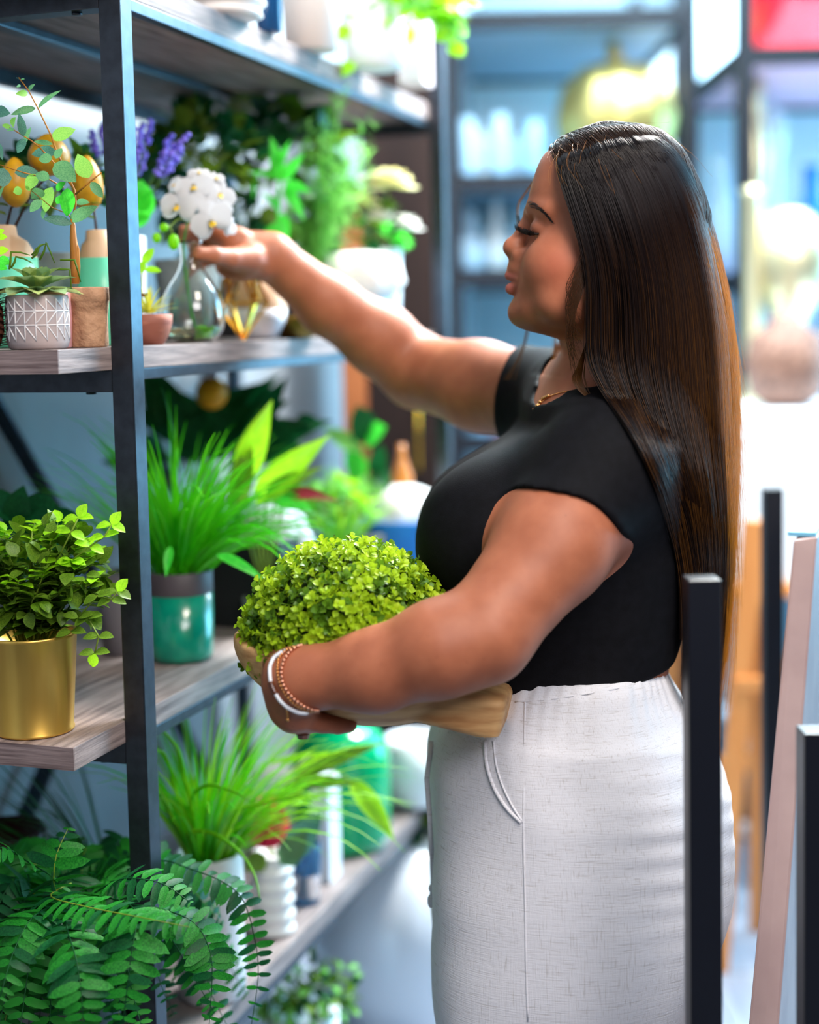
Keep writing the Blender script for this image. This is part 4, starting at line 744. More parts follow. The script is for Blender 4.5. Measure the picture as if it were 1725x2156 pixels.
# ------------------------------------------------------------------ the shop behind
M_dwood = mat('dark_brown_veneer', (30, 20, 19), .6, spec=.2, rgb2=(42, 29, 26), scale=4, stretch=(6, 1, .4)); M_owood = mat('orange_brown_wood', (150, 84, 44), .5, rgb2=(170, 100, 56), scale=6, stretch=(6, 1, .5))
dw = thing('tall_cabinet', 'tall dark brown cabinet standing beyond the end of the shelving unit', 'cabinet', (.02, 3.30, 0))
MB().box((-.03, .15, 1.0), (.17, .3, 2.0)).build('body', M_dwood, dw, False, .004); MB().box((-.14, .02, 1.30), (.055, .04, .75)).build('door_edge', M_owood, dw, False, .002); MB().tube([(.0, .002, 1.2), (.0, -.025, 1.2), (.0, -.025, 1.05), (.0, .002, 1.05)], .004, 8).build('handle', M_brass, dw)
wp = thing('white_display_wall', 'bright white free-standing display wall behind the shelving unit', 'display', (-.22, 4.0, 0)); MB().box((0, 0, 1.05), (.42, .04, 2.1)).build('panel', M_white, wp, False, .002); MB().box((0, 0, .02), (.44, .30, .04)).build('foot', M_white, wp, False, .002)
# second black shelf unit across the aisle
M_cyanback = mat('pale_blue_back_panel', (186, 222, 234), .3, rgb2=(200, 232, 240), scale=2); M_under = mat('pale_blue_grey_board', (150, 178, 196), .5)
def X(px, py, y): return at(px, py, y)
def unit(name, label, x0, x1, y0, y1, ztop, boards, back=True, bm=None):
    t = thing(name, label, 'shelving unit', ((x0 + x1) / 2, (y0 + y1) / 2, 0)); o = t.location
    for x in (x0, x1):
        for y in (y0, y1): MB().box(Vector((x, y, ztop / 2)) - o, (.045, .045, ztop)).build('post', M_backblk, t, False, .002)
    for z in boards:
        MB().box(Vector(((x0 + x1) / 2, (y0 + y1) / 2, z)) - o, (x1 - x0 - .05, y1 - y0 - .05, .022)).build('shelf_board', bm or M_under, t, False, .001)
        for y in (y0, y1): MB().box(Vector(((x0 + x1) / 2, y, z)) - o, (x1 - x0 - .045, .03, .05)).build('rail', M_backblk, t, False, .001)
        for x in (x0, x1): MB().box(Vector((x, (y0 + y1) / 2, z)) - o, (.03, y1 - y0 - .045, .05)).build('side_rail', M_backblk, t, False, .001)
    if back: MB().box(Vector(((x0 + x1) / 2, y1 + .03, ztop / 2)) - o, (x1 - x0, .012, ztop - .05)).build('back_panel', M_cyanback, t, False)
    return t
yA = 4.3; xl = X(955, 500, yA).x; xr = X(1452, 100, yA).x; zt = X(1200, 40, yA).z
unit('black_display_shelf', 'tall black shelf with pale blue back panels across the aisle', xl, xr, yA, yA + 1.0, 2.5, [zt, X(1000, 385, yA).z, X(1000, 585, yA).z, 1.02, .55, .12])
yB = 4.05; unit('right_display_shelf', 'black shelf at the right edge carrying the red planter', xr + .10, xr + 1.3, yB, yB + .95, 2.5, [X(1600, 118, yB).z, X(1600, 590, yB).z * 1.0, .62], bm=mat('pink_white_board', (226, 190, 206), .5))
# curtain-like hanging paper rolls on the left part of the display
M_roll = mat('silver_blue_wrap', (176, 204, 222), .3, rgb2=(150, 186, 212), scale=2); M_tallg = mat('pale_gold_metal', (226, 216, 176), .35, .8); M_silver = mat('pale_silver_glaze', (200, 212, 216), .25, coat=.4)
for i, (px, w, y, z0, z1, m, lab) in enumerate(((985, 26, 4.45, X(1000, 385, yA).z + .012, 1.98, M_roll, 'pale blue wrapping-paper roll nearest the post'), (1018, 24, 4.5, X(1000, 385, yA).z + .012, 1.95, M_silver, 'silver wrapping-paper roll, second from the post'), (1052, 26, 4.45, X(1000, 385, yA).z + .012, 1.99, M_roll, 'pale blue wrapping-paper roll, third from the post'), (1088, 24, 4.52, X(1000, 385, yA).z + .012, 1.93, M_roll, 'pale blue wrapping-paper roll, fourth from the post'), (1124, 26, 4.46, X(1000, 385, yA).z + .012, 1.97, M_paleblue, 'deeper blue wrapping-paper roll beside the gold pumpkin'))):
    c = Vector((X(px, 300, y).x, y, z0)); p = Plant('paper_roll', lab, 'paper roll', c, 'rolls of wrapping paper'); p.part('roll', MB().lathe([(.0, 0), (.022, 0), (.024, .002), (.024, z1 - z0 - .002), (.022, z1 - z0), (.010, z1 - z0), (.010, z1 - z0 - .02), (0, z1 - z0 - .02)], 24, c), m)
zs1 = X(1000, 385, yA).z + .012; zs2 = X(1000, 585, yA).z + .012
def vase(px, y, z, prof, m, name, label, cat='vase', wob=None, n=40):
    c = Vector((X(px, 400, y).x, y, z)); p = Plant(name, label, cat, c); p.part('body', MB().lathe(prof, n, c, wob), m); return p
sA = FPX / 4.5
p = vase(1298, 4.5, zs1, [(.05, 0), (.10, .02), (.165, .10), (.185, .19), (.165, .28), (.11, .335), (.04, .355), (0, .35)], mat('polished_gold_leaf', (206, 184, 112), .42, .9), 'gold_pumpkin', 'large ribbed golden pumpkin above her head', 'ornament', lambda a, z: 1 - .07 * abs(math.cos(a * 5)) ** 4)
p.part('stalk', MB().tube([p.o + Vector((0, 0, .34)), p.o + Vector((0, 0, .38)), p.o + Vector((-.01, 0, .42))], [.028, .022, .018], 10), mat('gold_stalk', (200, 180, 90), .35, .9))
c = Vector((X(1020, 400, 4.5).x, 4.5, zs2)); 
for i, (px, h, r, m, lab) in enumerate(((990, .19, .045, M_roll, 'ice blue vase low on the display beside the blurred post'), (1045, .22, .04, M_silver, 'silver bottle vase to the right of the ice blue vase'), (1100, .20, .05, M_paleblue, 'rounded blue vase in front of her face'))):
    vase(px, 4.5, zs2, [(r * .6, 0), (r, h * .3), (r * .9, h * .55), (r * .4, h * .75), (r * .35, h * .95), (r * .5, h), (0, h * .9)], m, 'display_vase', lab)
for i, (px, h, r, m, lab) in enumerate(((1008, .22, .045, M_roll, 'frosted blue jar on the lower display shelf near the arm'), (1042, .22, .045, mat('soft_pink_glaze', (226, 170, 190), .4), 'soft pink vase on the lower display shelf left of her chin'), (1100, .25, .05, M_white, 'white vase on the lower display shelf below her chin'))):
    vase(px, 4.5, 1.031, [(r * .6, 0), (r, h * .3), (r * .9, h * .6), (r * .5, h * .85), (r * .6, h), (0, h * .9)], m, 'display_vase', lab)
# red planter, lamp, gold pieces and blue vase on the right
zr = X(1600, 118, yB).z + .026
vase(1680, yB + .42, zr, [(.12, 0), (.15, .01), (.18, .30), (.185, .31), (.17, .31), (.15, .05), (0, .04)], mat('glossy_red_planter', (214, 20, 36), .3, coat=.5), 'red_planter', 'glossy red planter on the top right shelf', 'planter')
zr2 = X(1600, 590, yB).z + .026
vase(1590, yB + .30, zr2, [(.035, 0), (.03, .02), (.02, .10), (.03, .22), (.045, .34), (.03, .44), (.02, .50), (.035, .56), (0, .55)], M_tallg, 'gold_candlestick', 'tall pale gold candle holder on the right shelf', 'candle holder')
vase(1606, yB + .62, zr2, [(.05, 0), (.06, .02), (.06, .34), (.075, .42), (.07, .50), (.03, .54), (0, .53)], M_silver, 'silver_lamp', 'silvery white table lamp behind the gold candle holder', 'lamp')
vase(1712, yB + .30, zr2, [(.03, 0), (.055, .05), (.06, .14), (.03, .22), (.025, .30), (.035, .31), (0, .30)], mat('cobalt_glass', (0, 110, 190), .15, coat=.6), 'cobalt_vase', 'cobalt blue vase at the right edge', 'vase')
vase(1520, yB + .5, zr2, [(.03, 0), (.06, .08), (.05, .2), (.02, .3), (.03, .36), (0, .35)], M_roll, 'display_vase', 'ice blue long-necked vase just behind her hair')
# white counter with things on it
ct = thing('white_counter', 'bright white counter block beyond the black stand', 'counter', (X(1700, 900, 3.42).x, 3.42, 0)); MB().box((0.10, .2, .955), (.72, .46, .40)).build('drawer_block', M_white, ct, False, .006)
M_orw = mat('orange_pine', (206, 130, 66), .5, rgb2=(222, 150, 84), scale=5, stretch=(8, 8, .6))
MB().box((0.10, .2, .738), (.78, .50, .03)).build('table_top', M_orw, ct, False, .004)
for sx, sy in ((-1, -1), (1, -1), (-1, 1), (1, 1)): MB().bar((.10 + sx * .33, .2 + sy * .2, .722), (.10 + sx * .38, .2 + sy * .24, 0), .05, .05, up=(0, 1, 0)).build('leg', M_orw, ct, False, .003)
MB().bar((-.26, .0, .32), (.46, .0, .32), .03, .04, up=(0, 1, 0)).build('stretcher', M_orw, ct, False, .002)
for i, (px, y, prof, m, nm, lab, cat) in enumerate(((1655, 3.78, [(.05, 0), (.085, .03), (.10, .10), (.085, .17), (.04, .20), (.035, .22), (0, .22)], mat('brown_wicker', (96, 66, 54), .7, rgb2=(140, 104, 88), scale=60, bump=.8), 'wicker_vase', 'brown wicker vase on the white counter', 'vase'), (1665, 4.0, [(.03, 0), (.03, .18), (.05, .22), (.095, .28), (.115, .36), (.095, .44), (.04, .485), (0, .49)], M_tallg, 'gold_globe', 'pale gold globe ornament on a stem behind the wicker vase', 'ornament'), (1585, 3.95, [(.03, 0), (.022, .02), (.022, .52), (.03, .54), (0, .54)], M_tallg, 'gold_column', 'slim pale gold column on the counter right of her hair', 'ornament'))):
    vase(px, y - .22, 1.156, prof, m, nm, lab, cat)
st_ = thing('pouf', 'round white-rimmed pouf on the floor under the table', 'pouf', (X(1590, 1700, 3.85).x, 3.95, 0)); MB().lathe([(.14, 0), (.17, .01), (.175, .035), (.16, .045), (0, .045)], 44).build('white_rim', M_white, st_); MB().lathe([(.155, .045), (.16, .06), (.14, .12), (.08, .14), (0, .145)], 44).build('cushion', mat('charcoal_fabric', (56, 58, 66), .8), st_)
sc2 = thing('white_hose', 'white curved tube hanging down beside the orange table leg', 'tube', (X(1560, 1500, 3.3).x, 3.3, 0)); o = sc2.location; MB().tube([X(x, y, 3.3) - o for x, y in ((1632, 1240), (1628, 1330), (1615, 1420), (1590, 1500), (1560, 1570), (1545, 1640), (1538, 1740), (1536, 1800), (1534, 1935))] , .016, 12).build('tube', M_white, sc2)
es = thing('wooden_easel', 'orange pine easel standing on the floor behind her long hair', 'easel', (X(1570, 1400, 3.05).x, 3.05, 0)); o = es.location
for (x0, y0, d0, x1, y1, d1) in ((1588, 1095, 3.05, 1530, 1800, 3.02), (1606, 1095, 3.05, 1665, 1800, 3.02), (1597, 1095, 3.07, 1600, 1760, 3.18)):
    a = X(x0, y0, d0); b = X(x1, y1, d1); b = a + (b - a) * (a.z / (a.z - b.z)); MB().bar(a - o, b - o, .045, .022, up=(0, 1, 0)).build('leg', M_orw, es, False, .002)
MB().bar(X(1545, 1440, 3.03) - o, X(1650, 1440, 3.03) - o, .03, .022, up=(0, 1, 0)).build('crossbar', M_orw, es, False, .002)
# ceiling light strips over the back of the shop
for i, (x, y) in enumerate(((.4, 4.0), (1.8, 4.0), (.4, 6.0), (1.8, 6.0))):
    l = thing('ceiling_light', 'slim white ceiling light %s' % ('over the near aisle', 'over the right shelf', 'over the far left of the shop', 'over the far right of the shop')[i], 'ceiling light', (x, y, 2.86), 0, 'ceiling lights'); MB().box((0, 0, 0), (.7, .14, .035)).build('housing', M_ceil, l, False, .003); MB().box((0, 0, -.02), (.66, .10, .008)).build('diffuser', mat('light_diffuser', (240, 246, 255), .5, emit=((235, 245, 255), 6)), l, False)
# ------------------------------------------------------------------ the woman
def A(px, py, y): return np.array(at(px, py, y))
def zpy(py, y=1.74): return float(at(1200, py, y).z)
def xpx(px, py, y=1.74): return float(at(px, py, y).x)
TY = 1.75                                                    # the body's mid-plane
TORSO = [(880, 1150, 1400, .10), (910, 1085, 1440, .150), (960, 1010, 1465, .168), (1020, 945, 1475, .172), (1090, 905, 1475, .170),
         (1150, 893, 1465, .168), (1195, 905, 1455, .164), (1260, 955, 1435, .158), (1330, 965, 1420, .156), (1400, 955, 1400, .160), (1480, 935, 1410, .170), (1560, 930, 1450, .178)]
def loft_from(rows, cy, y=1.75, grow=0.0):
    zs = [zpy(r[0], y) for r in rows]; a = [xpx(r[1], r[0], y) - grow for r in rows]; b = [xpx(r[2], r[0], y) + grow for r in rows]
    return dict(zs=zs, cx=[(p + q) / 2 for p, q in zip(a, b)], rx=[(q - p) / 2 for p, q in zip(a, b)], cy=[cy] * len(rows), ry=[r[3] + grow for r in rows])
NSH = A(1262, 1000, 1.605); NEL = A(1018, 1336, 1.485); NWR = A(648, 1428, 1.50)      # near arm
FSH = A(1165, 845, 1.915); FEL = A(880, 782, 2.12); FWR = A(570, 540, 2.03)         # far arm
def torso(F, g=0.0, legs=True):
    F.loft(k=0.02, e=2.25, **loft_from(TORSO, TY, grow=g))
    F.ell(A(1046, 1130, 1.66), (0.082 + g, 0.085 + g, 0.085 + g), 0.05).ell(A(1028, 1120, 1.84), (0.078 + g, 0.085 + g, 0.085 + g), 0.05)   # bust
    F.cone(A(1300, 850, TY), NSH, 0.070 + g, 0.062 + g, 0.05); F.cone(A(1270, 840, TY), FSH, 0.066 + g, 0.058 + g, 0.05)
def arms(F, g=0.0, part='all'):
    F.chain([NSH, A(1165, 1150, 1.545), NEL], [0.066 + g, 0.059 + g, 0.048], k=0.04, kin=0.02)
    F.chain([FSH, A(1010, 812, 2.02), FEL], [0.060 + g, 0.060 + g, 0.051], k=0.04, kin=0.02)

HO = A(1290, 500, 1.70); _yw = math.radians(8)               # head frame: x forward, y towards her left (the camera), z up
HF = np.array([-math.cos(_yw), math.sin(_yw), 0]); HL = np.array([-math.sin(_yw), -math.cos(_yw), 0]); HZ = np.array([0, 0, 1.0])
_tl = math.radians(0); HM = np.stack([HF, HL, HZ], 1)
def H(f, l, z): return HO + HF * f + HL * l + HZ * z

xs = arr(-0.30, 0.085, 0.003) + arr(0.085, 0.215, 0.0015) + arr(0.215, 0.47, 0.0042)
ys = arr(1.41, 1.585, 0.0034) + arr(1.585, 1.80, 0.002) + arr(1.80, 2.22, 0.0036)
zs = arr(0.60, 0.93, 0.01) + arr(0.93, 1.345, 0.0032) + arr(1.345, 1.64, 0.0017)
B = Field(xs, ys, zs)
torso(B); arms(B)
# forearms and far hand
B.chain([NEL, A(925, 1366, 1.475), A(790, 1412, 1.485), NWR], [0.048, 0.0470, 0.040, 0.031], k=0.02, kin=0.02)
B.chain([FEL, A(800, 715, 2.11), A(690, 640, 2.075), FWR], [0.051, 0.0500, 0.041, 0.031], k=0.02, kin=0.02)
# neck and head
B.cone(A(1298, 735, 1.71), A(1318, 880, 1.74), 0.056, 0.068, 0.03)
B.ell(A(1215, 885, 1.76), (0.045, 0.10, 0.028), 0.04)
hp = [(640, .0), (0, 0)]
rows = [  # py, forward, back, half width
    (276, .015, -.030, .028), (286, .040, -.048, .048), (306, .062, -.064, .060), (330, .0790, -.076, .068), (380, .0905, -.090, .0735), (415, .0955, -.098, .0750), (440, .0975, -.102, .0755),
    (462, .0945, -.105, .076), (485, .0935, -.102, .0765), (510, .0975, -.098, .0765), (545, .1045, -.09, .0755), (575, .1085, -.075, .0735), (600, .1100, -.06, .0705),
    (622, .1120, -.05, .0665), (645, .1150, -.04, .0610), (665, .1135, -.03, .0545), (680, .107, -.02, .047), (692, .095, -.01, .039), (702, .077, -.005, .030), (712, .058, 0.0, .02)]
z_ = [float(H(0, 0, 0)[2]) + (500 - r[0]) / 1824 - HO[2] for r in rows]
B.loft(z_, [(r[1] + r[2]) / 2 for r in rows], [(r[1] - r[2]) / 2 for r in rows], [0] * len(rows), [r[3] for r in rows], k=0.02, e=2.3, M=HM, o=HO)
def hz(py): return (500 - py) / 1824
for s in (1, -1):
    B.ell(H(.0625, s * .044, hz(560)), (.034, .030, .034), 0.020)          # cheek
    B.ell(H(.040, s * .052, hz(640)), (.040, .024, .024), 0.020)           # jaw corner
    B.ell(H(.0985, s * .033, hz(480)), (.017, .017, .0135), 0.016, 'd')    # eye socket
    B.ell(H(.0775, s * .034, hz(481)), (.0150, .0165, .0125), 0.004)       # closed lid over the eyeball
    B.cone(H(.0850, s * .018, hz(438)), H(.0700, s * .052, hz(448)), .0085, .0075, 0.012)   # brow ridge
    B.ell(H(.1020, s * .0125, hz(533)), (.0120, .0078, .0086), 0.006)      # nostril wing
    B.ell(H(.1060, s * .0075, hz(546)), (.0050, .0030, .0030), 0.003, 'd')
B.cone(H(.0925, 0, hz(448)), H(.1000, 0, hz(478)), .0068, .0070, 0.012); B.cone(H(.0990, 0, hz(474)), H(.1115, 0, hz(506)), .0068, .0080, 0.009)    # nose bridge
B.ell(H(.1145, 0, hz(516)), (.0116, .0108, .0100), 0.009)                  # nose tip
B.cone(H(.1140, 0, hz(526)), H(.1040, 0, hz(548)), .0045, .005, 0.007)
B.ell(H(.1105, 0, hz(562)), (.011, .017, .0095), 0.014)                    # philtrum mound
for s in (1, -1):
    B.cone(H(.1185, s * .0045, hz(574)), H(.1045, s * .0210, hz(585)), .0058, .0022, 0.0035)   # upper lip
B.cone(H(.1170, -.006, hz(602)), H(.1170, .006, hz(602)), .0062, .0062, 0.004)
for s in (1, -1): B.cone(H(.1160, s * .006, hz(602)), H(.1045, s * .0195, hz(589)), .0058, .0020, 0.004)
B.cone(H(.1260, -.012, hz(588)), H(.1260, .012, hz(588)), .0012, .0012, 0.002, 'd')
B.ell(H(.1000, 0, hz(652)), (.0200, .0200, .0170), 0.012)                  # chin
# ear
B.ell(H(.012, .0735, hz(560)), (.018, .007, .030), 0.006); B.ell(H(.010, .0805, hz(556)), (.010, .005, .018), 0.004, 'd'); B.ell(H(.0225, .0745, hz(612)), (.010, .0055, .014), 0.006)
# near hand: palm wraps the end of the bowl, thumb on top, fingers beneath
def hand(F, wr, palm, pr, fingers, thumb, k=0.012):
    F.chain([wr] + palm, pr, k=0.015, kin=0.015)
    for pts, rs in fingers: F.chain(pts, rs, k=k, kin=0.003)
    F.chain(thumb[0], thumb[1], k=0.015, kin=0.004)
hand(B, NWR, [A(622, 1432, 1.508), A(614, 1462, 1.520)], [.031, .029, .026], [], ([A(616, 1418, 1.515), A(584, 1398, 1.535), A(562, 1388, 1.560), A(545, 1384, 1.585)], [.023, .0145, .0118, .0100]))
B.chain([A(612, 1440, 1.505), A(618, 1490, 1.520), A(640, 1508, 1.540)], [.026, .0225, .020], k=.015, kin=.01)
for i, (kx, ky, kyy) in enumerate(((628, 1512, 1.515), (612, 1512, 1.530), (602, 1500, 1.548), (598, 1486, 1.566))):
    r = (.0108, .0112, .0106, .0092)[i]; L = (1.0, 1.05, .98, .8)[i]
    B.chain([A(kx - 8, ky - 36, kyy - .008), A(kx, ky, kyy), A(kx + 48 * L, ky + 10 - 2 * i, kyy + .012), A(kx + 85 * L, ky + 14 - 3 * i, kyy + .018), A(kx + 108 * L, ky + 14 - 4 * i, kyy + .022)],
            [r * 1.3, r * 1.15, r, r * .92, r * .76], k=.010, kin=.002)
# far hand: thumb and fingers round the neck of the flask
hy = 2.0
B.chain([FWR, A(530, 535, 2.02), A(492, 522, 2.01)], [.031, .0285, .024], k=.015, kin=.012)
B.chain([A(545, 558, 2.01), A(505, 560, 2.0), A(475, 560, 1.995)], [.020, .0185, .0145], k=.012, kin=.01)
for i, (pts, r) in enumerate((
    ([(500, 500, 2.00), (440, 478, 1.985), (385, 492, 1.965), (352, 535, 1.955), (347, 556, 1.95)], .0108),
    ([(498, 512, 2.02), (438, 488, 2.02), (382, 500, 2.005), (352, 552, 1.985), (348, 575, 1.975)], .0110),
    ([(500, 528, 2.035), (445, 512, 2.045), (392, 530, 2.03), (362, 572, 2.01), (360, 590, 2.0)], .0102),
    ([(502, 545, 2.04), (460, 540, 2.055), (415, 555, 2.045), (385, 582, 2.03), (380, 595, 2.02)], .0090))):
    B.chain([A(*p) for p in pts], [r * 1.35, r * 1.1, r, r * .9, r * .75], k=.012, kin=.002)
B.chain([A(525, 545, 1.985), A(485, 545, 1.955), A(450, 538, 1.93), A(418, 535, 1.915)], [.019, .0145, .0115, .0095], k=.014, kin=.004)
V, Fc = B.mesh(); V = smooth_mesh(V, Fc, 1, 0.4)
M_skin = mat('skin', (160, 94, 66), 0.5, rgb2=(172, 104, 74), scale=40, bump=0.12, bscale=900, bdist=0.0004, sss=0.12, spec=0.4)
bod = npmesh('body', V, Fc, M_skin)
# colour of lips and cheeks as a painted attribute
D = (V - HO) @ HM; col = np.zeros((len(V), 4), np.float32); col[:, 3] = 1
lip = np.exp(-(((D[:, 2] - hz(577)) / .0055) ** 4) - (D[:, 1] / .021) ** 4) + np.exp(-(((D[:, 2] - hz(602)) / .0078) ** 4) - (D[:, 1] / .019) ** 4); lip *= (D[:, 0] > .1085 - np.abs(D[:, 1]) * .3)
chk = np.exp(-((D[:, 2] - hz(560)) / .022) ** 2 - ((D[:, 0] - .060) / .022) ** 2) * (np.abs(D[:, 1]) > .02)
lid = np.exp(-((D[:, 2] - hz(478)) / .010) ** 2 - ((D[:, 0] - .085) / .014) ** 2 - ((np.abs(D[:, 1]) - .034) / .018) ** 2)
col[:, 0] = np.clip(lip, 0, 1); col[:, 1] = np.clip(chk, 0, 1); col[:, 2] = np.clip(lid, 0, 1)
nails = np.zeros(len(V))
ca = bod.color_attributes.new('tint', 'FLOAT_COLOR', 'POINT'); ca.data.foreach_set('color', col.ravel())
def tint_skin(m):
    nt = m.node_tree; N = nt.nodes; Lk = nt.links; b = N['Principled BSDF']; src = b.inputs['Base Color'].links[0].from_socket
    at_ = N.new('ShaderNodeAttribute'); at_.attribute_name = 'tint'; sp = N.new('ShaderNodeSeparateColor'); Lk.new(at_.outputs['Color'], sp.inputs[0])
    for i, (c, k) in enumerate((((168, 84, 80), 0.75), ((206, 96, 78), 0.22), ((112, 62, 52), 0.45))):
        mu = N.new('ShaderNodeMath'); mu.operation = 'MULTIPLY'; mu.inputs[1].default_value = k; Lk.new(sp.outputs[i], mu.inputs[0])
        mx = N.new('ShaderNodeMix'); mx.data_type = 'RGBA'; Lk.new(mu.outputs[0], mx.inputs[0]); Lk.new(src, mx.inputs[6]); mx.inputs[7].default_value = (*s2l(c), 1); src = mx.outputs[2]
    # freckles
    vo = N.new('ShaderNodeTexVoronoi'); vo.inputs['Scale'].default_value = 70; tc = N.new('ShaderNodeTexCoord'); Lk.new(tc.outputs['Object'], vo.inputs[0])
    lt = N.new('ShaderNodeMath'); lt.operation = 'LESS_THAN'; lt.inputs[1].default_value = 0.065; Lk.new(vo.outputs['Distance'], lt.inputs[0])
    m3 = N.new('ShaderNodeMath'); m3.operation = 'MULTIPLY'; m3.inputs[1].default_value = 0.35; Lk.new(lt.outputs[0], m3.inputs[0])
    mx = N.new('ShaderNodeMix'); mx.data_type = 'RGBA'; Lk.new(m3.outputs[0], mx.inputs[0]); Lk.new(src, mx.inputs[6]); mx.inputs[7].default_value = (*s2l((92, 50, 40)), 1)
    Lk.new(mx.outputs[2], b.inputs['Base Color'])
tint_skin(M_skin)
PER = link('person', bod); tag(PER, 'woman in black T-shirt and white linen trousers reaching for the orchid flask', 'person')

# clothes
xs = arr(-0.045, 0.47, 0.0034); ys = arr(1.50, 2.06, 0.0036); zs = arr(0.93, 1.40, 0.0032)
T = Field(xs, ys, zs); torso(T, 0.0045)
sl = Field(xs, ys, zs); arms(sl, 0.0065)
cN = A(1200, 1095, 1.575); nN = np.array([-.467, -.40, -.884]); nN /= np.linalg.norm(nN)
cF = A(1083, 830, 1.97); nF = (FEL - FSH) / np.linalg.norm(FEL - FSH); nF = nF * np.array([1, .4, 1.0]); nF /= np.linalg.norm(nF)
sl.cutfn(lambda X, Y, Z: np.where(Y < TY, (X - cN[0]) * nN[0] + (Y - cN[1]) * nN[1] + (Z - cN[2]) * nN[2] - 0.004 * np.sin(X * 60 + Y * 50), (X - cF[0]) * nF[0] + (Y - cF[1]) * nF[1] + (Z - cF[2]) * nF[2]), 0.003)
h_ = np.maximum(0.02 - np.abs(T.f - sl.f), 0) / 0.02; T.f = np.minimum(T.f, sl.f) - h_ * h_ * 0.005
nk = A(1243, 784, 1.735); T.ell(A(1215, 885, 1.76), (0.0495, 0.1045, 0.0325), 0.04); T.ell(nk, (0.064, 0.090, 0.043), 0.004, 'd'); T.ell(A(1182, 822, 1.715), (0.034, 0.050, 0.030), 0.006, 'd')
hemf = A(1080, 1470, 1.60); hemb = A(1385, 1436, 1.62)
T.cutfn(lambda X, Y, Z: (hemf[2] + (X - hemf[0]) / (hemb[0] - hemf[0]) * (hemb[2] - hemf[2]) - 0.003 * np.sin((X - hemf[0]) * 26)) - Z, 0.004)
V, Fc = T.mesh(); V = smooth_mesh(V, Fc, 2, 0.4)
M_shirt = mat('black_ribbed_jersey', (13, 13, 16), 0.75, rgb2=(17, 17, 21), scale=90, bump=0.35, bscale=700, bdist=0.0006, spec=0.12, sheen=0.0)
link('t_shirt', npmesh('t_shirt', V, Fc, M_shirt), PER)

LEG = [(1380, 1010, 1385, .150), (1420, 975, 1402, .156), (1460, 945, 1425, .164), (1520, 918, 1462, .176), (1580, 905, 1500, .184), (1650, 910, 1524, .190), (1720, 917, 1520, .190), (1800, 924, 1498, .188), (1880, 928, 1478, .186), (1960, 928, 1460, .182), (2060, 942, 1446, .165), (2180, 990, 1390, .110)]
PL = loft_from(LEG, 1.73, 1.73, grow=0.0022)
xs = arr(-0.05, 0.44, 0.0040); ys = arr(1.50, 1.98, 0.0040); zs = arr(0.035, 0.50, 0.012) + arr(0.50, 1.02, 0.0035)
P = Field(xs, ys, zs); ztop = zpy(1372, 1.62)
def folds(X, Y, Z, a, c):
    th = np.arctan2(Y - c, X - a); up = np.clip((Z - (ztop - .16)) / .16, 0, 1)
    g = 0.0022 * up ** 2 * np.sin(th * 46 + 3 * np.sin(th * 7)) + 0.0035 * np.exp(-((Z - ztop + .03) / .010) ** 2)
    g = g + 0.0030 * np.clip(1 - up, 0, 1) * np.sin(th * 9 + Z * 4) * np.exp(-((Z - .9) / .2) ** 2)
    wr = 0.0016 * np.sin(Z * 230 + X * 70 + 5 * np.sin(X * 14)) * np.exp(-((X - .30) / .07) ** 2 - ((Z - .80) / .10) ** 2)
    return g + wr
P.loft(k=0.01, e=2.2, disp=folds, **PL)
zk = zpy(1840, 1.73)
def legrow(px0, px1, y): return xpx(px0, 2156, y), xpx(px1, 2156, y)
for y0, pa, pb, rr in ((1.640, 922, 1405, .100), (1.825, 960, 1452, .098)):
    x0, x1 = legrow(pa, pb, y0); zz = [0.06, 0.30, zpy(2156, y0), zk, zk + .16]
    t0, t1 = PL['cx'][-4] - PL['rx'][-4], PL['cx'][-4] + PL['rx'][-4]
    fr = [x0 + .045, x0 + .02, x0, t0 + .006, t0 + .08]; bk = [x1 - .075, x1 - .035, x1, t1 - .010, t1 - .08]
    P.loft(zz, [(a + b) / 2 for a, b in zip(fr, bk)], [(b - a) / 2 for a, b in zip(fr, bk)], [y0] * 5, [rr * .9, rr, rr, rr * .94, rr * .5], k=0.06, e=2.1,
           disp=lambda X, Y, Z, a, c: 0.0035 * np.sin(np.arctan2(Y - c, X - a) * 5 + 2 + Z * 5) + 0.0035 * np.sin(np.arctan2(Y - c, X - a) * 11 + Z * 8) * np.clip((X - .2) * 8, 0, 1))
P.cutfn(lambda X, Y, Z: np.where(Z < zk - .02 + 0.6 * (X * 0), -np.sqrt((Y - 1.733) ** 2 + 0 * X) + .002, -1.0) + 0 * Z, 0.01)
P.cutfn(lambda X, Y, Z: Z - (ztop + (X - .2) * 0.25) + 0.0 * Y, 0.008)
V, Fc = P.mesh(); V = smooth_mesh(V, Fc, 1, 0.4)
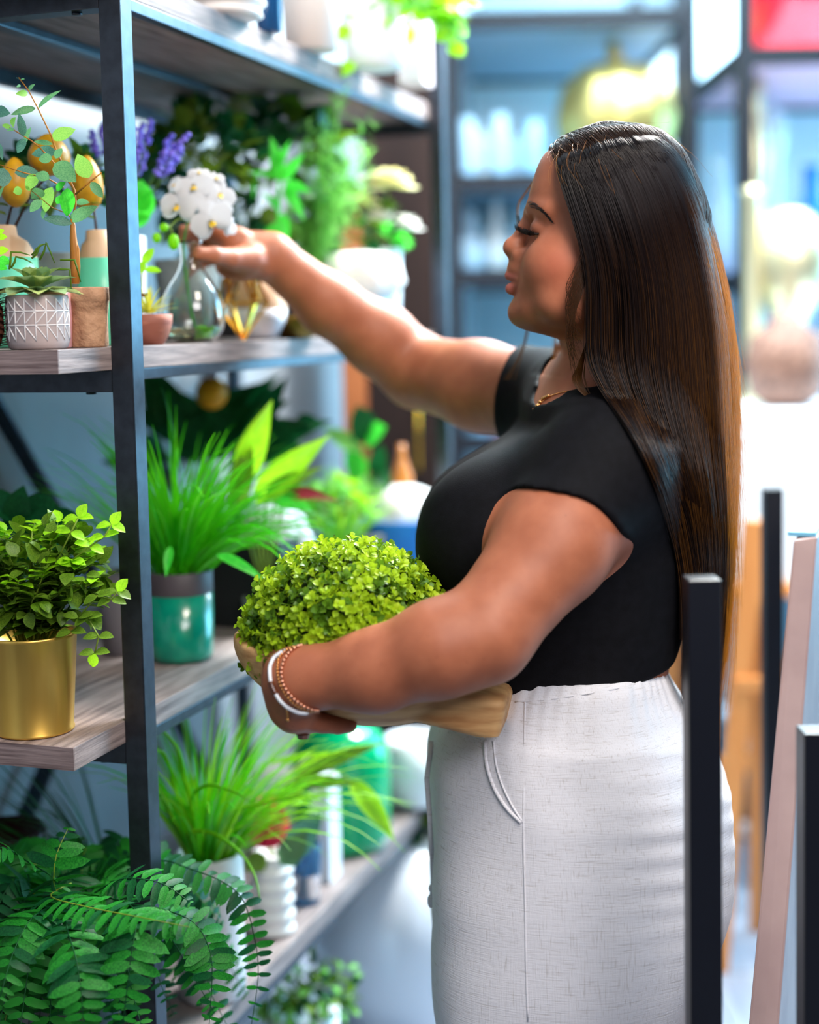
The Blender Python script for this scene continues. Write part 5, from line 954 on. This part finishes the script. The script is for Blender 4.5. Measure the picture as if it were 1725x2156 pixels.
def linen():
    m = mat('white_linen', (228, 226, 228), 0.85, sheen=0.15, spec=0.2); nt = m.node_tree; N = nt.nodes; Lk = nt.links; b = N['Principled BSDF']; tc = N.new('ShaderNodeTexCoord'); src = None; hs = []
    for sc in ((700, 700, 40), (46, 46, 760)):
        mp = N.new('ShaderNodeMapping'); mp.inputs['Scale'].default_value = sc; n = N.new('ShaderNodeTexNoise'); n.inputs['Scale'].default_value = 1.0; n.inputs['Detail'].default_value = 3
        Lk.new(tc.outputs['Object'], mp.inputs[0]); Lk.new(mp.outputs[0], n.inputs[0]); r = N.new('ShaderNodeValToRGB'); r.color_ramp.elements[0].position = .26; r.color_ramp.elements[1].position = .42
        r.color_ramp.elements[0].color = (*s2l((214, 211, 210)), 1); r.color_ramp.elements[1].color = (*s2l((240, 240, 243)), 1); Lk.new(n.outputs[0], r.inputs[0])
        if src is None: src = r.outputs[0]
        else:
            mx = N.new('ShaderNodeMix'); mx.data_type = 'RGBA'; mx.blend_type = 'MULTIPLY'; mx.inputs[0].default_value = 1; Lk.new(src, mx.inputs[6]); Lk.new(r.outputs[0], mx.inputs[7]); src = mx.outputs[2]
        hs.append(n.outputs[0])
    Lk.new(src, b.inputs['Base Color']); ad = N.new('ShaderNodeMath'); Lk.new(hs[0], ad.inputs[0]); Lk.new(hs[1], ad.inputs[1])
    bp = N.new('ShaderNodeBump'); bp.inputs['Strength'].default_value = .5; bp.inputs['Distance'].default_value = .0008; Lk.new(ad.outputs[0], bp.inputs['Height']); Lk.new(bp.outputs[0], b.inputs['Normal']); return m
M_linen = linen()
TRO = link('trousers', npmesh('trousers', V, Fc, M_linen), PER)

bpy.context.view_layer.update()
def cast(ob, px, py, off=0.0):
    d = ray(px, py).normalized(); hit, p, n, _ = ob.ray_cast(CC, d)
    return (p + n * off, n) if hit else (None, None)
def onskin(ob, pts, off, y=None, sub=4):
    out = []
    for i in range(len(pts) - 1):
        for k in range(sub):
            t = k / sub; q = [pts[i][j] + (pts[i + 1][j] - pts[i][j]) * t for j in (0, 1)]; p, n = cast(ob, q[0], q[1], off)
            if p is not None: out.append(p)
    p, n = cast(ob, pts[-1][0], pts[-1][1], off)
    if p is not None: out.append(p)
    return out
def smoothpath(P, it=3):
    P = [Vector(p) for p in P]
    for _ in range(it): P = [P[0]] + [(P[i - 1] + P[i] * 2 + P[i + 1]) / 4 for i in range(1, len(P) - 1)] + [P[-1]]
    return P
# trouser details
def welt(name, pts, r, off=0.001):
    p = smoothpath(onskin(TRO, pts, off)); return MB().tube(p, r, 6).build(name, M_linen, TRO) if len(p) > 2 else None
welt('side_seam', [(1106, 1475), (1104, 1600), (1102, 1750), (1106, 1900), (1108, 2050), (1112, 2150)], 0.0012, 0.0)
welt('pocket_edge', [(1022, 1560), (1024, 1610), (1040, 1660), (1066, 1702), (1098, 1732)], 0.0022, 0.0005)
welt('pocket_edge', [(1040, 1560), (1044, 1610), (1058, 1655), (1078, 1696), (1100, 1730)], 0.0013, 0.0003)
welt('waistband_seam', [(1085, 1478), (1150, 1474), (1230, 1462), (1300, 1450), (1370, 1432), (1400, 1425)], 0.0012, 0.0)
dc = [A(908, 1560, 1.70), A(899, 1640, 1.69), A(905, 1720, 1.688), A(909, 1800, 1.688), A(913, 1850, 1.688), A(910, 1885, 1.688)]
MB().tube(dc, 0.0032, 8).ball(A(911, 1870, 1.688), (.005, .005, .006), 10, 8).ball(A(908, 1897, 1.688), (.0045, .0045, .009), 10, 8).build('drawstring', M_linen, TRO)

# jewellery
M_gold = mat('polished_gold', (226, 160, 96), 0.22, 1.0); M_rose = mat('rose_gold_beads', (232, 170, 140), 0.25, 1.0); M_enamel = mat('white_enamel', (232, 238, 244), 0.2, coat=1.0)
M_tort = mat('tortoiseshell', (120, 60, 20), 0.2, rgb2=(60, 26, 10), scale=160, coat=0.6)
def loop(front, cy, back=0.036, off=0.002):
    f_ = smoothpath(onskin(PER, front, off, sub=6)); a, b = f_[0], f_[-1]; c = (a + b) / 2; g = []
    for k in range(1, 12):
        an = math.pi * k / 12; g.append(b.lerp(a, 0.5 - 0.5 * math.cos(an)) + Vector((0.012, back, 0)) * math.sin(an))
    return f_ + g
def beads(path, r, mb):
    P = path + [path[0]]; L = [0]
    for i in range(len(P) - 1): L.append(L[-1] + (P[i + 1] - P[i]).length)
    n = int(L[-1] / (2.1 * r)); j = 0
    for k in range(n):
        s = k / n * L[-1]
        while L[j + 1] < s: j += 1
        mb.ball(P[j].lerp(P[j + 1], (s - L[j]) / max(1e-9, L[j + 1] - L[j])), r, 7, 5)
    return mb
b1 = loop([(628, 1364), (612, 1374), (600, 1392), (594, 1412), (596, 1435), (606, 1455), (622, 1472), (642, 1486), (668, 1494)], 1.5)
beads(b1, 0.0021, MB()).build('bracelet', M_rose, PER)
b2 = loop([(618, 1366), (600, 1374), (588, 1390), (586, 1412), (590, 1436), (600, 1458), (616, 1476), (634, 1488), (656, 1495)], 1.5)
tag(beads(b2, 0.0017, MB()).build('bracelet', M_gold, PER), 'fine gold chain bracelet')
b3 = loop([(598, 1376), (580, 1388), (572, 1406), (573, 1430), (580, 1452), (592, 1472), (608, 1486), (628, 1495), (645, 1496)], 1.5, off=0.003)
br = MB().tube(b3 + [b3[0]], 0.0021, 8, False).build('bracelet', M_enamel, PER); tag(br, 'white enamel bangle with a brown section')
MB().tube(smoothpath(onskin(PER, [(574, 1436), (578, 1447), (584, 1459)], 0.003, sub=4)), 0.0029, 8).build('brown_section', M_tort, br)
ch = onskin(PER, [(603, 1480), (606, 1492), (608, 1505), (607, 1512)], 0.002); beads(ch, .0009, MB()).ball(ch[-1], 0.0022).build('chain_drop', M_gold, br)
rg = []
for i in range(14):
    p, n = cast(PER, 548 + 22 * math.sin(i / 13 * 1.5) ** 2, 1396 - 30 * i / 13, 0.001)
    if p is not None: rg.append(p)
if len(rg) > 2: tag(beads(smoothpath(rg, 2), .0013, MB()).build('ring', M_gold, PER), 'sparkling gold ring on the thumb')
r0 = A(638, 1532, 1.535)
mb = MB(); mb.lathe([(0.0040, 0), (0.0075, -.007), (0.0062, -.0115), (0.003, -.0125)], 8, r0)
tag(mb.build('ring', mat('smoky_stone', (120, 70, 50), 0.1, trans=0.5, coat=1), PER, False), 'ring with a large square stone')
# necklace
nkp = onskin(PER, [(1132, 862), (1140, 850), (1156, 836), (1180, 828), (1205, 824)], 0.0012)
nk2 = [Vector(A(x, y, yy)) for x, y, yy in ((1215, 820, 1.685), (1240, 808, 1.672), (1262, 793, 1.668), (1285, 786, 1.672))]
if len(nkp) > 2: beads(smoothpath(nkp + nk2), 0.0009, MB()).build('necklace', M_gold, PER)
pn = onskin(PER, [(1130, 862), (1146, 842), (1158, 836)], 0.002, sub=3)
mb = MB()
for i, p in enumerate(pn): mb.ball(p, (.0030, .0024, .0022), 8, 6)
if len(pn): tag(mb.build('pendant', M_gold, PER), 'row of small gold letters on the necklace')
# ------------------------------------------------------------------ hair, brows, lashes
G0 = [(1176, 306), (1172, 345), (1192, 410), (1222, 500), (1240, 590), (1240, 680), (1238, 760), (1276, 830), (1342, 930), (1398, 1060), (1432, 1200), (1440, 1340), (1436, 1480)]
G6 = [(1335, 262), (1402, 296), (1455, 362), (1492, 455), (1522, 570), (1543, 690), (1552, 810), (1552, 930), (1550, 1040), (1545, 1150), (1537, 1270), (1526, 1390), (1508, 1500)]
DY0 = [1.700, 1.640, 1.618, 1.612, 1.610, 1.612, 1.612, 1.600, 1.580, 1.590, 1.61, 1.63, 1.64]
DY6 = [1.700, 1.700, 1.700, 1.700, 1.700, 1.700, 1.700, 1.700, 1.700, 1.700, 1.70, 1.69, 1.68]
M_core = mat('dark_brown_hair_mass', (9, 6, 6), 0.7, rgb2=(16, 10, 9), scale=30, stretch=(14, 14, 0.6), bump=0.7, bscale=40, bdist=0.002, spec=0.04)
hx = arr(0.10, 0.42, 0.003); hyy = arr(1.56, 1.86, 0.0035); hzz = arr(0.93, 1.62, 0.0035)
C_ = Field(hx, hyy, hzz)
# open the face: remove everything in front of the hairline
hl_z = [hz(p) for p in (720, 660, 600, 560, 500, 450, 410, 380, 350, 320, 290)][::1]; hl_f = [.028, .024, .020, .022, .032, .045, .056, .062, .067, .075, .09]
def facecut(X, Y, Z):
    X, Y, Z = X - HO[0], Y - HO[1], Z - HO[2]; f_ = X * HF[0] + Y * HF[1]; return (f_ - np.interp(Z, hl_z, hl_f) + .006 + 0.0 * f_)
zz_ = []; cx_ = []; rx_ = []; cy_ = []; ry_ = []
LX = [(278, 1240), (290, 1195), (320, 1165), (360, 1160), (420, 1165), (700, 1230), (780, 1262), (850, 1310), (930, 1365), (1060, 1412), (1200, 1448), (1340, 1456), (1480, 1460)]
RX = [(278, 1322), (290, 1372), (320, 1412), (362, 1440), (455, 1478), (570, 1508), (690, 1528), (810, 1536), (1040, 1532), (1150, 1522), (1270, 1506), (1390, 1490), (1480, 1470)]
for py in list(range(278, 340, 8)) + list(range(340, 1480, 36)):
    a = np.interp(py, *zip(*LX)); b = np.interp(py, *zip(*RX)); zz_.append(float(at(1300, py, 1.70).z)); x0 = xpx(a, py, 1.70); x1 = xpx(b, py, 1.70)
    cx_.append((x0 + x1) / 2); rx_.append((x1 - x0) / 2); cy_.append(1.706); ry_.append(np.interp(py, [274, 284, 300, 330, 380, 600, 760, 900, 1100, 1500], [.022, .042, .060, .074, .081, .081, .076, .076, .055, .010]))
C_.loft(zz_, cx_, rx_, cy_, ry_, k=0.0, e=2.5)
C_.loft([z + .000 for z in z_], [(r[1] + r[2]) / 2 for r in rows], [(r[1] - r[2]) / 2 + .003 for r in rows], [0] * len(rows), [r[3] + .003 for r in rows], k=0.01, e=2.3, M=HM, o=HO)
C_.cutfn(facecut, 0.008)
V, Fc = C_.mesh(); HAIR = link('hair', npmesh('hair', smooth_mesh(V, Fc, 2, .5), Fc, M_core), PER)
bpy.context.view_layer.update()
SHIRT = [c for c in PER.children if c.name.startswith('t_shirt')][0]
def backlit_hair_mat():  # brown hair; light from behind is painted in as gold per strand
    m = mat('brown_hair_with_backlit_gold', (30, 17, 15), 0.34, spec=0.42); nt = m.node_tree; N = nt.nodes; Lk = nt.links; h = N['Principled BSDF']
    a = N.new('ShaderNodeAttribute'); a.attribute_name = 'gold'; mx = N.new('ShaderNodeMix'); mx.data_type = 'RGBA'
    mx.inputs[6].default_value = (*s2l((19, 9, 9)), 1); mx.inputs[7].default_value = (*s2l((206, 130, 30)), 1)
    Lk.new(a.outputs['Fac'], mx.inputs[0]); Lk.new(mx.outputs[2], h.inputs['Base Color'])
    tr = N.new('ShaderNodeBsdfTranslucent'); ms = N.new('ShaderNodeMixShader'); Lk.new(mx.outputs[2], tr.inputs[0]); ms.inputs[0].default_value = .2
    Lk.new(h.outputs[0], ms.inputs[1]); Lk.new(tr.outputs[0], ms.inputs[2]); Lk.new(ms.outputs[0], N['Material Output'].inputs[0]); return m
M_hair = backlit_hair_mat()
def hair_obj(name, strands, golds, r0, r1, m, parent):
    # strands: array (n, k, 3)
    S = np.asarray(strands, np.float32); n, k, _ = S.shape
    hc = bpy.data.hair_curves.new(name); hc.add_curves([k] * n); hc.position_data.foreach_set('vector', S.ravel())
    rad = np.tile(np.linspace(r0, r1, k, dtype=np.float32), n)
    at_ = hc.attributes.get('radius') or hc.attributes.new('radius', 'FLOAT', 'POINT'); at_.data.foreach_set('value', rad)
    g = hc.attributes.new('gold', 'FLOAT', 'POINT'); g.data.foreach_set('value', np.asarray(golds, np.float32).ravel())
    hc.materials.append(m); hc.update_tag(); return link(name, hc, parent)
def resample(P, n):
    P = np.asarray(P, float); m = len(P); t = np.linspace(0, m - 1, n); i = np.clip(t.astype(int), 0, m - 2); u = (t - i)[:, None]
    p0 = P[np.maximum(i - 1, 0)]; p1 = P[i]; p2 = P[i + 1]; p3 = P[np.minimum(i + 2, m - 1)]
    return 0.5 * ((2 * p1) + (-p0 + p2) * u + (2 * p0 - 5 * p1 + 4 * p2 - p3) * u * u + (-p0 + 3 * p1 - 3 * p2 + p3) * u ** 3)
rg_ = np.random.RandomState(3)
g0, g6 = np.array(G0, float), np.array(G6, float); d0, d6 = np.array(DY0), np.array(DY6); KP = 26
def near_strand(s, depth, jit, tip):
    s = float(s)
    # s: 0 at the face, 1 at the back of the head; depth 0 outermost
    px = g0[:, 0] * (1 - s) + g6[:, 0] * s; py = g0[:, 1] * (1 - s) + g6[:, 1] * s
    py[0] -= 25 * math.sin(math.pi * s); py[1] -= 6 * math.sin(math.pi * s)
    yy = 1.70 - (1.70 - d0) * math.sqrt(max(0, 1 - max(0, min(1, s)) ** 4)) + depth; yy[10:] = (d0 + (d6 - d0) * s ** 2.2 + depth)[10:]
    yy[1:4] -= 0.010 * math.sin(math.pi * min(1, s * 1.2))
    P = np.array([px, py, yy]).T; return resample(P, KP)
def smooth1(P):
    return [P[0]] + [(P[i - 1] + P[i] * 2 + P[i + 1]) / 4 for i in range(1, len(P) - 1)] + [P[-1]]
def to3(P): return [at(p[0], p[1], p[2]) for p in P]
st = []; gd = []; NCL = 260
cl = [(rg_.beta(1.0, 0.9), rg_.uniform(0, .012), rg_.normal(0, 5, 3), rg_.uniform(.68, 1.03)) for _ in range(NCL)]
for q in range(8000):
    c = cl[rg_.randint(NCL)]; s = float(np.clip(c[0] + rg_.normal(0, .018), -0.01, 1.012)); P = near_strand(s, c[1] + abs(rg_.normal(0, .004)), 0, 1)
    t = np.linspace(0, 1, KP); w = t ** 1.5
    P[:, 0] += (c[2][0] * np.sin(t * 5 + c[2][1]) + rg_.normal(0, 2.2) * np.sin(t * 9 + rg_.uniform(0, 6)) + rg_.normal(0, 3.5)) * w
    P[:, 0] += rg_.normal(0, 1.0)
    L = min(1.0, c[3] * rg_.uniform(.9, 1.05)) if s > .05 else c[3]
    P = resample(P[:max(8, int(KP * L))], KP)
    # backlit rim and golden highlights put into the colour, towards the back and ends
    g = np.clip((s - .86) / .14, 0, 1) * np.clip((P[:, 1] - 380) / 350, 0, 1) * rg_.uniform(.5, 1.3) + (.20 * rg_.uniform(0, 1) ** 4 + .045 * np.clip((s - .4) * 2, 0, 1)) * np.clip((P[:, 1] - 400) / 600, 0, 1)
    pts = to3(P)
    if q % 1 == 0:
        for rep in (0, 1, 2):
          for i in range(2, 20):
            dr_ = (pts[i] - CC).normalized(); hit, hp_, n_, _i = HAIR.ray_cast(CC, dr_)
            if hit and (hp_ - CC).length < (pts[i] - CC).length + .009 + c[1] * .3 and (hp_ - pts[i]).length < .12: pts[i] = hp_ - dr_ * (.009 + c[1] * .3)
          pts[2:22] = smooth1(pts[:23])[2:22]
        for i in range(13, KP):
            hit, hp_, n_, _i = SHIRT.ray_cast(CC, (pts[i] - CC).normalized())
            if hit and (hp_ - CC).length < (pts[i] - CC).length + .004: pts[i] = hp_ - (pts[i] - CC).normalized() * (.003 + c[1])
    st.append([tuple(p) for p in pts]); gd.append(np.clip(g, 0, 1))
# back and far side fill so that the mass is full from every side
for q in range(2200):
    s = rg_.uniform(0.15, 1.0); P = near_strand(s, 0, 0, 1); k = np.linspace(0, 1, KP); yfar = 2 * 1.70 - P[:, 2] + .004
    P[:, 2] = np.where(k < .05, 1.70, yfar) - rg_.uniform(0, .03); P[:, 0] += rg_.normal(0, 3.0) * k; L = rg_.uniform(.75, 1.0); P = resample(P[:int(KP * L)], KP)
    g = np.clip((s - .55) / .35, 0, 1) * np.clip((P[:, 1] - 380) / 300, 0, 1) * rg_.uniform(.5, 1.1); st.append([tuple(p) for p in to3(P)]); gd.append(np.clip(g, 0, 1))
# locks in front of the far shoulder
for q in range(420):
    a = rg_.uniform(0, 1); e = rg_.normal(0, 1)
    P = np.array([(1200 - 10 * a, 300, 1.72), (1165, 345, 1.765), (1150, 450, 1.785), (1160 + 8 * a, 560, 1.79), (1175 + 12 * a, 650, 1.79), (1172 + 18 * a, 710, 1.785), (1168 + 22 * a, 760, 1.78), (1160 + 26 * a, 805, 1.775), (1140 + 20 * a, 838, 1.80)])
    P[:, 0] += e * np.linspace(0, 4, 9); P = resample(P, KP); st.append([tuple(p) for p in to3(P)]); gd.append(np.full(KP, .25) * np.linspace(.2, 1.6, KP))
for q in range(11):
    e = rg_.normal(0, 1)
    P = np.array([(1170, 320, 1.74), (1112, 400, 1.79), (1092, 440, 1.795), (1100, 520, 1.80), (1118, 640, 1.80), (1112, 700, 1.80), (1098, 750, 1.80), (1078 + 6 * e, 800, 1.80)])
    P[:, 0] += e * np.linspace(1, 4, 8); P = resample(P, KP); st.append([tuple(p) for p in to3(P)]); gd.append(np.full(KP, .12))
# short hairs in front of the ear and curling strands under the jaw
for q in range(90):
    y0 = rg_.uniform(560, 640); ln = rg_.uniform(60, 190)
    P = np.array([(1238, y0 - 60, 1.622), (1222 - rg_.uniform(0, 12), y0, 1.618), (1212 - rg_.uniform(0, 22), y0 + ln * .5, 1.618), (1214 + rg_.uniform(-16, 14), y0 + ln, 1.622)])
    st.append([tuple(p) for p in to3(resample(P, KP))]); gd.append(np.full(KP, .05))
for q in range(60):
    e = rg_.normal(0, 1)
    P = np.array([(1245, 640, 1.615), (1240, 700, 1.62), (1222 + 4 * e, 770, 1.63), (1215 + 7 * e, 800, 1.635), (1235 + 4 * e, 832, 1.63), (1262, 842, 1.615)])
    st.append([tuple(p) for p in to3(resample(P, KP))]); gd.append(np.full(KP, .1))
tag(hair_obj('hair_strands', st, gd, .00033, .00012, M_hair, HAIR), kind='stuff')
# the crown: strands lying on the scalp, swept back from the parting
st = []; gd = []; hm = HAIR.data; nv = len(hm.vertices); cz = np.empty(nv * 3, np.float32); hm.vertices.foreach_get('co', cz); cz = cz.reshape(-1, 3)
Dl = (cz - HO) @ HM; top_ = np.nonzero(Dl[:, 2] > hz(420))[0]; pick = rg_.choice(top_, 3600)
for vi in pick:
    p = Vector(cz[vi]); lat = Dl[vi, 1]; side_ = 1 if lat + rg_.normal(0, .004) > 0 else -1; P = []; w_ = rg_.normal(0, .12)
    for k in range(12):
        ok, q_, n_, _i = HAIR.closest_point_on_mesh(p); P.append(tuple(q_ + n_ * (.0016 + .0015 * math.sin(math.pi * k / 11))))
        d = Vector(-HF * (.55 + w_)) + Vector(HL * side_ * .55) + Vector((0, 0, -.75)); d = d - n_ * d.dot(n_)
        if d.length < 1e-4: d = Vector(-HF)
        p = q_ + d.normalized() * .0052
    st.append([tuple(a) for a in resample(P, 14)]); gd.append(np.full(14, rg_.uniform(0, .05)))
tag(hair_obj('crown_strands', st, gd, .00034, .00016, M_hair, HAIR), kind='stuff')
# flyaway hairs
st = []; gd = []
for q in range(150):
    s = rg_.uniform(0, 1); P = near_strand(s, rg_.uniform(-.004, .02), 0, 1)[:rg_.randint(3, 7)]; P = resample(P, KP); t = np.linspace(0, 1, KP)
    P[:, 1] -= t ** 1.3 * rg_.uniform(5, 46); P[:, 0] += t * rg_.normal(-8, 26) + np.sin(t * rg_.uniform(2, 8)) * rg_.uniform(2, 12); st.append([tuple(p) for p in to3(P)]); gd.append(np.full(KP, .5))
for q in range(240):
    s = rg_.uniform(.9, 1.0); P = near_strand(s, rg_.uniform(-.02, .03), 0, 1); i = rg_.randint(6, 16); P = resample(P[i:min(KP, i + rg_.randint(6, 14))], KP); t = np.linspace(0, 1, KP)
    P[:, 0] += t ** 1.4 * rg_.uniform(-4, 34) + np.sin(t * rg_.uniform(2, 7)) * rg_.uniform(-5, 8); st.append([tuple(p) for p in to3(P)]); gd.append(np.full(KP, .7))
for q in range(70):
    s = rg_.uniform(.0, .9); P = near_strand(s, 0.0, 0, 1); P = resample(P[18:], KP); t = np.linspace(0, 1, KP)
    P[:, 1] += t * rg_.uniform(-60, 60); P[:, 0] += t * rg_.normal(-6, 10); st.append([tuple(p) for p in to3(P)]); gd.append(np.full(KP, .15))
tag(hair_obj('flyaway_hair', st, gd, .00016, .00008, M_hair, HAIR), kind='stuff')
# brow and lashes
M_lash = mat('black_lash', (10, 8, 9), 0.4)
st = []
for q in range(150):
    u = rg_.uniform(0, 1); x = 1113 + 47 * u; y = 431 + 4 * u + 31 * u ** 2.0; wd = 6.5 * (1 - u) ** .6 + 1.2; v_ = rg_.uniform(-1, 1) * wd; x += v_ * .5; y += v_
    a, n = cast(PER, x, y, .0002); b, n2_ = cast(PER, x + 9, y - 1 + 6 * u, .0012); 
    if a is not None and b is not None: st.append([tuple(a), tuple((a + b) / 2 + n * .0005), tuple(b)])
if st: tag(hair_obj('eyebrow', st, np.zeros((len(st), 3)), .00026, .00012, M_lash, PER), kind='stuff')
st = []
for q in range(130):
    u = rg_.uniform(0, 1); x = 1106 + 30 * u; y = 482 + 9 * u + 3 * math.sin(u * 3.1); a, n = cast(PER, x, y, .0)
    if a is None: continue
    d = Vector((-.0075 - .003 * (1 - u) + rg_.normal(0, .001), -.004 * u - .001, -.0015 + rg_.normal(0, .0008))); e = Vector((0, 0, .0070 * (1 - .5 * u) + rg_.normal(0, .001)))
    st.append([tuple(a + Vector((0, -.0004, 0))), tuple(a + d * .6 - e * .1), tuple(a + d + e * .35), tuple(a + d * 1.12 + e)])
for q in range(30):
    u = rg_.uniform(0, 1); a = at(1104, 474 - 5 * u, 1.738); d = Vector((-.006 + rg_.normal(0, .001), .002, .001)); st.append([tuple(a), tuple(a + d * .6), tuple(a + d + Vector((0, 0, .004))), tuple(a + d * 1.1 + Vector((0, 0, .009)))])
if st: tag(hair_obj('eyelashes', st, np.zeros((len(st), 4)), .00042, .00012, M_lash, PER), kind='stuff')
ed = onskin(PER, [(1107, 483), (1116, 489), (1126, 493), (1135, 493)], .0004)
if len(ed) > 2: MB().tube(smoothpath(ed), .0009, 6).build('lash_line', M_lash, PER)
# ------------------------------------------------------------------ the wooden bowl and the boxwood ball she carries
M_bowl = mat('honey_carved_wood', (224, 178, 120), 0.6, rgb2=(184, 130, 78), scale=12, stretch=(1.2, 3, 9), bump=0.2, bscale=40, bdist=0.001, detail=6)
bc = A(780, 1440, 1.60); L0 = A(498, 1345, 1.62); R0_ = A(1072, 1488, 1.565); ax = R0_ - L0; LL = np.linalg.norm(ax); ax /= LL
yy_ = np.array([0, 1, 0]) - ax * ax[1]; yy_ /= np.linalg.norm(yy_); zz2 = np.cross(ax, yy_); BM = np.stack([ax, yy_, zz2], 1); b_o = (L0 + R0_) / 2 + zz2 * .012
F = Field(arr(-0.215, 0.15, .0022), arr(1.44, 1.76, .0026), arr(.94, 1.12, .0022)); hl = LL / 2
F.ell(b_o + ax * (-.028), (hl - .026, .098, .070), 0, M=BM)
F.cutfn(lambda X, Y, Z: (X - b_o[0]) * zz2[0] + (Y - b_o[1]) * zz2[1] + (Z - b_o[2]) * zz2[2] + .001, 0.006)
hb = b_o + ax * (hl - .050)
def rbox(c, h, r):
    c = np.array(c)
    def fn(X, Y, Z):
        x, y, z = X - c[0], Y - c[1], Z - c[2]; q = [np.abs(BM[0, i] * x + BM[1, i] * y + BM[2, i] * z) - h[i] + r for i in range(3)]
        return np.sqrt(np.maximum(q[0], 0) ** 2 + np.maximum(q[1], 0) ** 2 + np.maximum(q[2], 0) ** 2) + np.minimum(np.maximum(np.maximum(q[0], q[1]), q[2]), 0) - r
    return fn
F.put(rbox(hb - zz2 * .019 - yy_ * .002, (.049, .046, .0235), .010), hb - .1, hb + .1, 0.006)
F.ell(b_o + ax * (-.030), (hl - .042, .086, .056), 0.003, 'd', M=BM)
V, Fc = F.mesh(); BOWL = link('dough_bowl', npmesh('dough_bowl', smooth_mesh(V, Fc, 1, .4), Fc, M_bowl)); tag(BOWL, 'carved wooden dough bowl cradled in her left arm', 'bowl')
bw = Plant('boxwood_ball', 'dome of small lime-green boxwood leaves filling the wooden bowl', 'plant', A(738, 1360, 1.60)); cb = Vector(A(730, 1335, 1.60)); RB = Vector((.112, .100, .102))
bw.part('foam_core', MB().ball(cb, (.098, .086, .086), 24, 16, Matrix.Rotation(.1, 3, 'Y')), mat('dark_green_core', (24, 44, 10), .9))
def sprigm(name, m):
    mb = MB(); mb.tube([(0, -.012, 0), (0, .006, 0)], .0005, 4)
    for k in range(7):
        a = k * 2.4; el = .5 + .12 * k; d = Vector((math.cos(a) * math.cos(el), math.sin(el), math.sin(a) * math.cos(el))); leafmb(.0098 - .0006 * k, .0056, 'spoon', .6, .2, 4, mb, frame(Vector((0, -.004 + .0014 * k, 0)), d, Vector((0, 1, 0)) - d * .3))
    return mb.mesh(name, m)
SP = [sprigm('sprig', m) for m in (G_box, G_box, G_box, G_box2)]
pts = []
n = 880
for i in range(n):
    z = 1 - 1.35 * (i + .5) / n; r = math.sqrt(1 - z * z); a = i * 2.39996; d = Vector((r * math.cos(a), r * math.sin(a), z))
    pts.append(d)
vis = sorted(pts, key=lambda d: d.y * 1.0 - .25 * d.z); rest = {}
for i, d in enumerate(vis):
    p = cb + Vector((d.x * RB.x, d.y * RB.y, d.z * RB.z)) * rnd(.86, 1.0); dd = (d + Vector((rnd(-.5, .5), rnd(-.5, .5), rnd(-.3, .5)))).normalized(); M = frame(p - bw.o, dd, Vector((rnd(-1, 1), rnd(-1, 1), rnd(-1, 1))), rnd(1.05, 1.5)); me = random.choice(SP)
    if i < 290: link('leaf_sprig', me, bw.t, mw=M)
    else: mb = rest.setdefault(me.materials[0].name, (MB(), me.materials[0]))[0]; mb.add([M @ v.co for v in me.vertices], [tuple(q.vertices) for q in me.polygons])
for k, (mb, m) in rest.items(): tag(mb.build('leaf_sprigs', m, bw.t), kind='stuff')
# ------------------------------------------------------------------ display stand and leaning board at the right
ds = thing('display_stand', 'low black steel display stand in front of her at the right', 'display stand', (float(at(1485, 1500, 1.36).x), 1.36, 0)); o = ds.location
M_navyst = mat('blue_black_steel', (13, 16, 26), .38, spec=.5)
def upright(px0, px1, py, y, w=None):
    a = at(px0, py, y); b = at(px1, py, y); x = (a.x + b.x) / 2; w = (b.x - a.x) if w is None else w; z = a.z; MB().box(Vector((x, y + w / 2, z / 2)) - o, (w, w, z)).build('post', M_navyst, ds, False, .0015); return Vector((x, y + w / 2, z))
p1 = upright(1449, 1519, 1222, 1.36); p2 = upright(1611, 1651, 1030, 2.42); p3 = upright(1694, 1764, 1545, 1.36)
MB().bar(p1 * 1 - o - Vector((0, 0, p1.z - .10)), p2 - o - Vector((0, 0, p2.z - .10)), .03, .03).build('rail', M_navyst, ds, False, .001)
MB().bar(p1 - o - Vector((0, 0, p1.z - .10)), p3 - o - Vector((0, 0, p3.z - .10)), .03, .03).build('rail', M_navyst, ds, False, .001)
ft, fb = at(1671, 1138, 1.78), at(1577, 2156, 1.56); gt_, gb_ = at(1722, 1130, 1.78), at(1641, 2156, 1.56)
def ext(a, b):
    k = (0.0 - a.z) / (b.z - a.z); return a + (b - a) * k
D = Vector((.19, .5, 0)); c = [ft, gt_, ext(gt_, gb_), ext(ft, fb)]; c += [p + D for p in c]
mb = MB().add(c, [(0, 1, 2, 3), (7, 6, 5, 4), (4, 5, 1, 0), (1, 5, 6, 2), (3, 2, 6, 7), (4, 0, 3, 7)]); lb = mb.build('leaning_board', mat('beige_grey_board', (150, 124, 122), .55, rgb2=(164, 138, 134), scale=12), None, False, .003); tag(lb, 'beige-grey board leaning behind the black stand at the right edge', 'board')
tp = MB().bar(ft + Vector((.013, .01, .006)), ft + Vector((.013, .01, .006)) + D * .96, .034, .006); tp.build('top_edge_trim', mat('light_blue_edge', (120, 190, 226), .3), lb, False, .001)
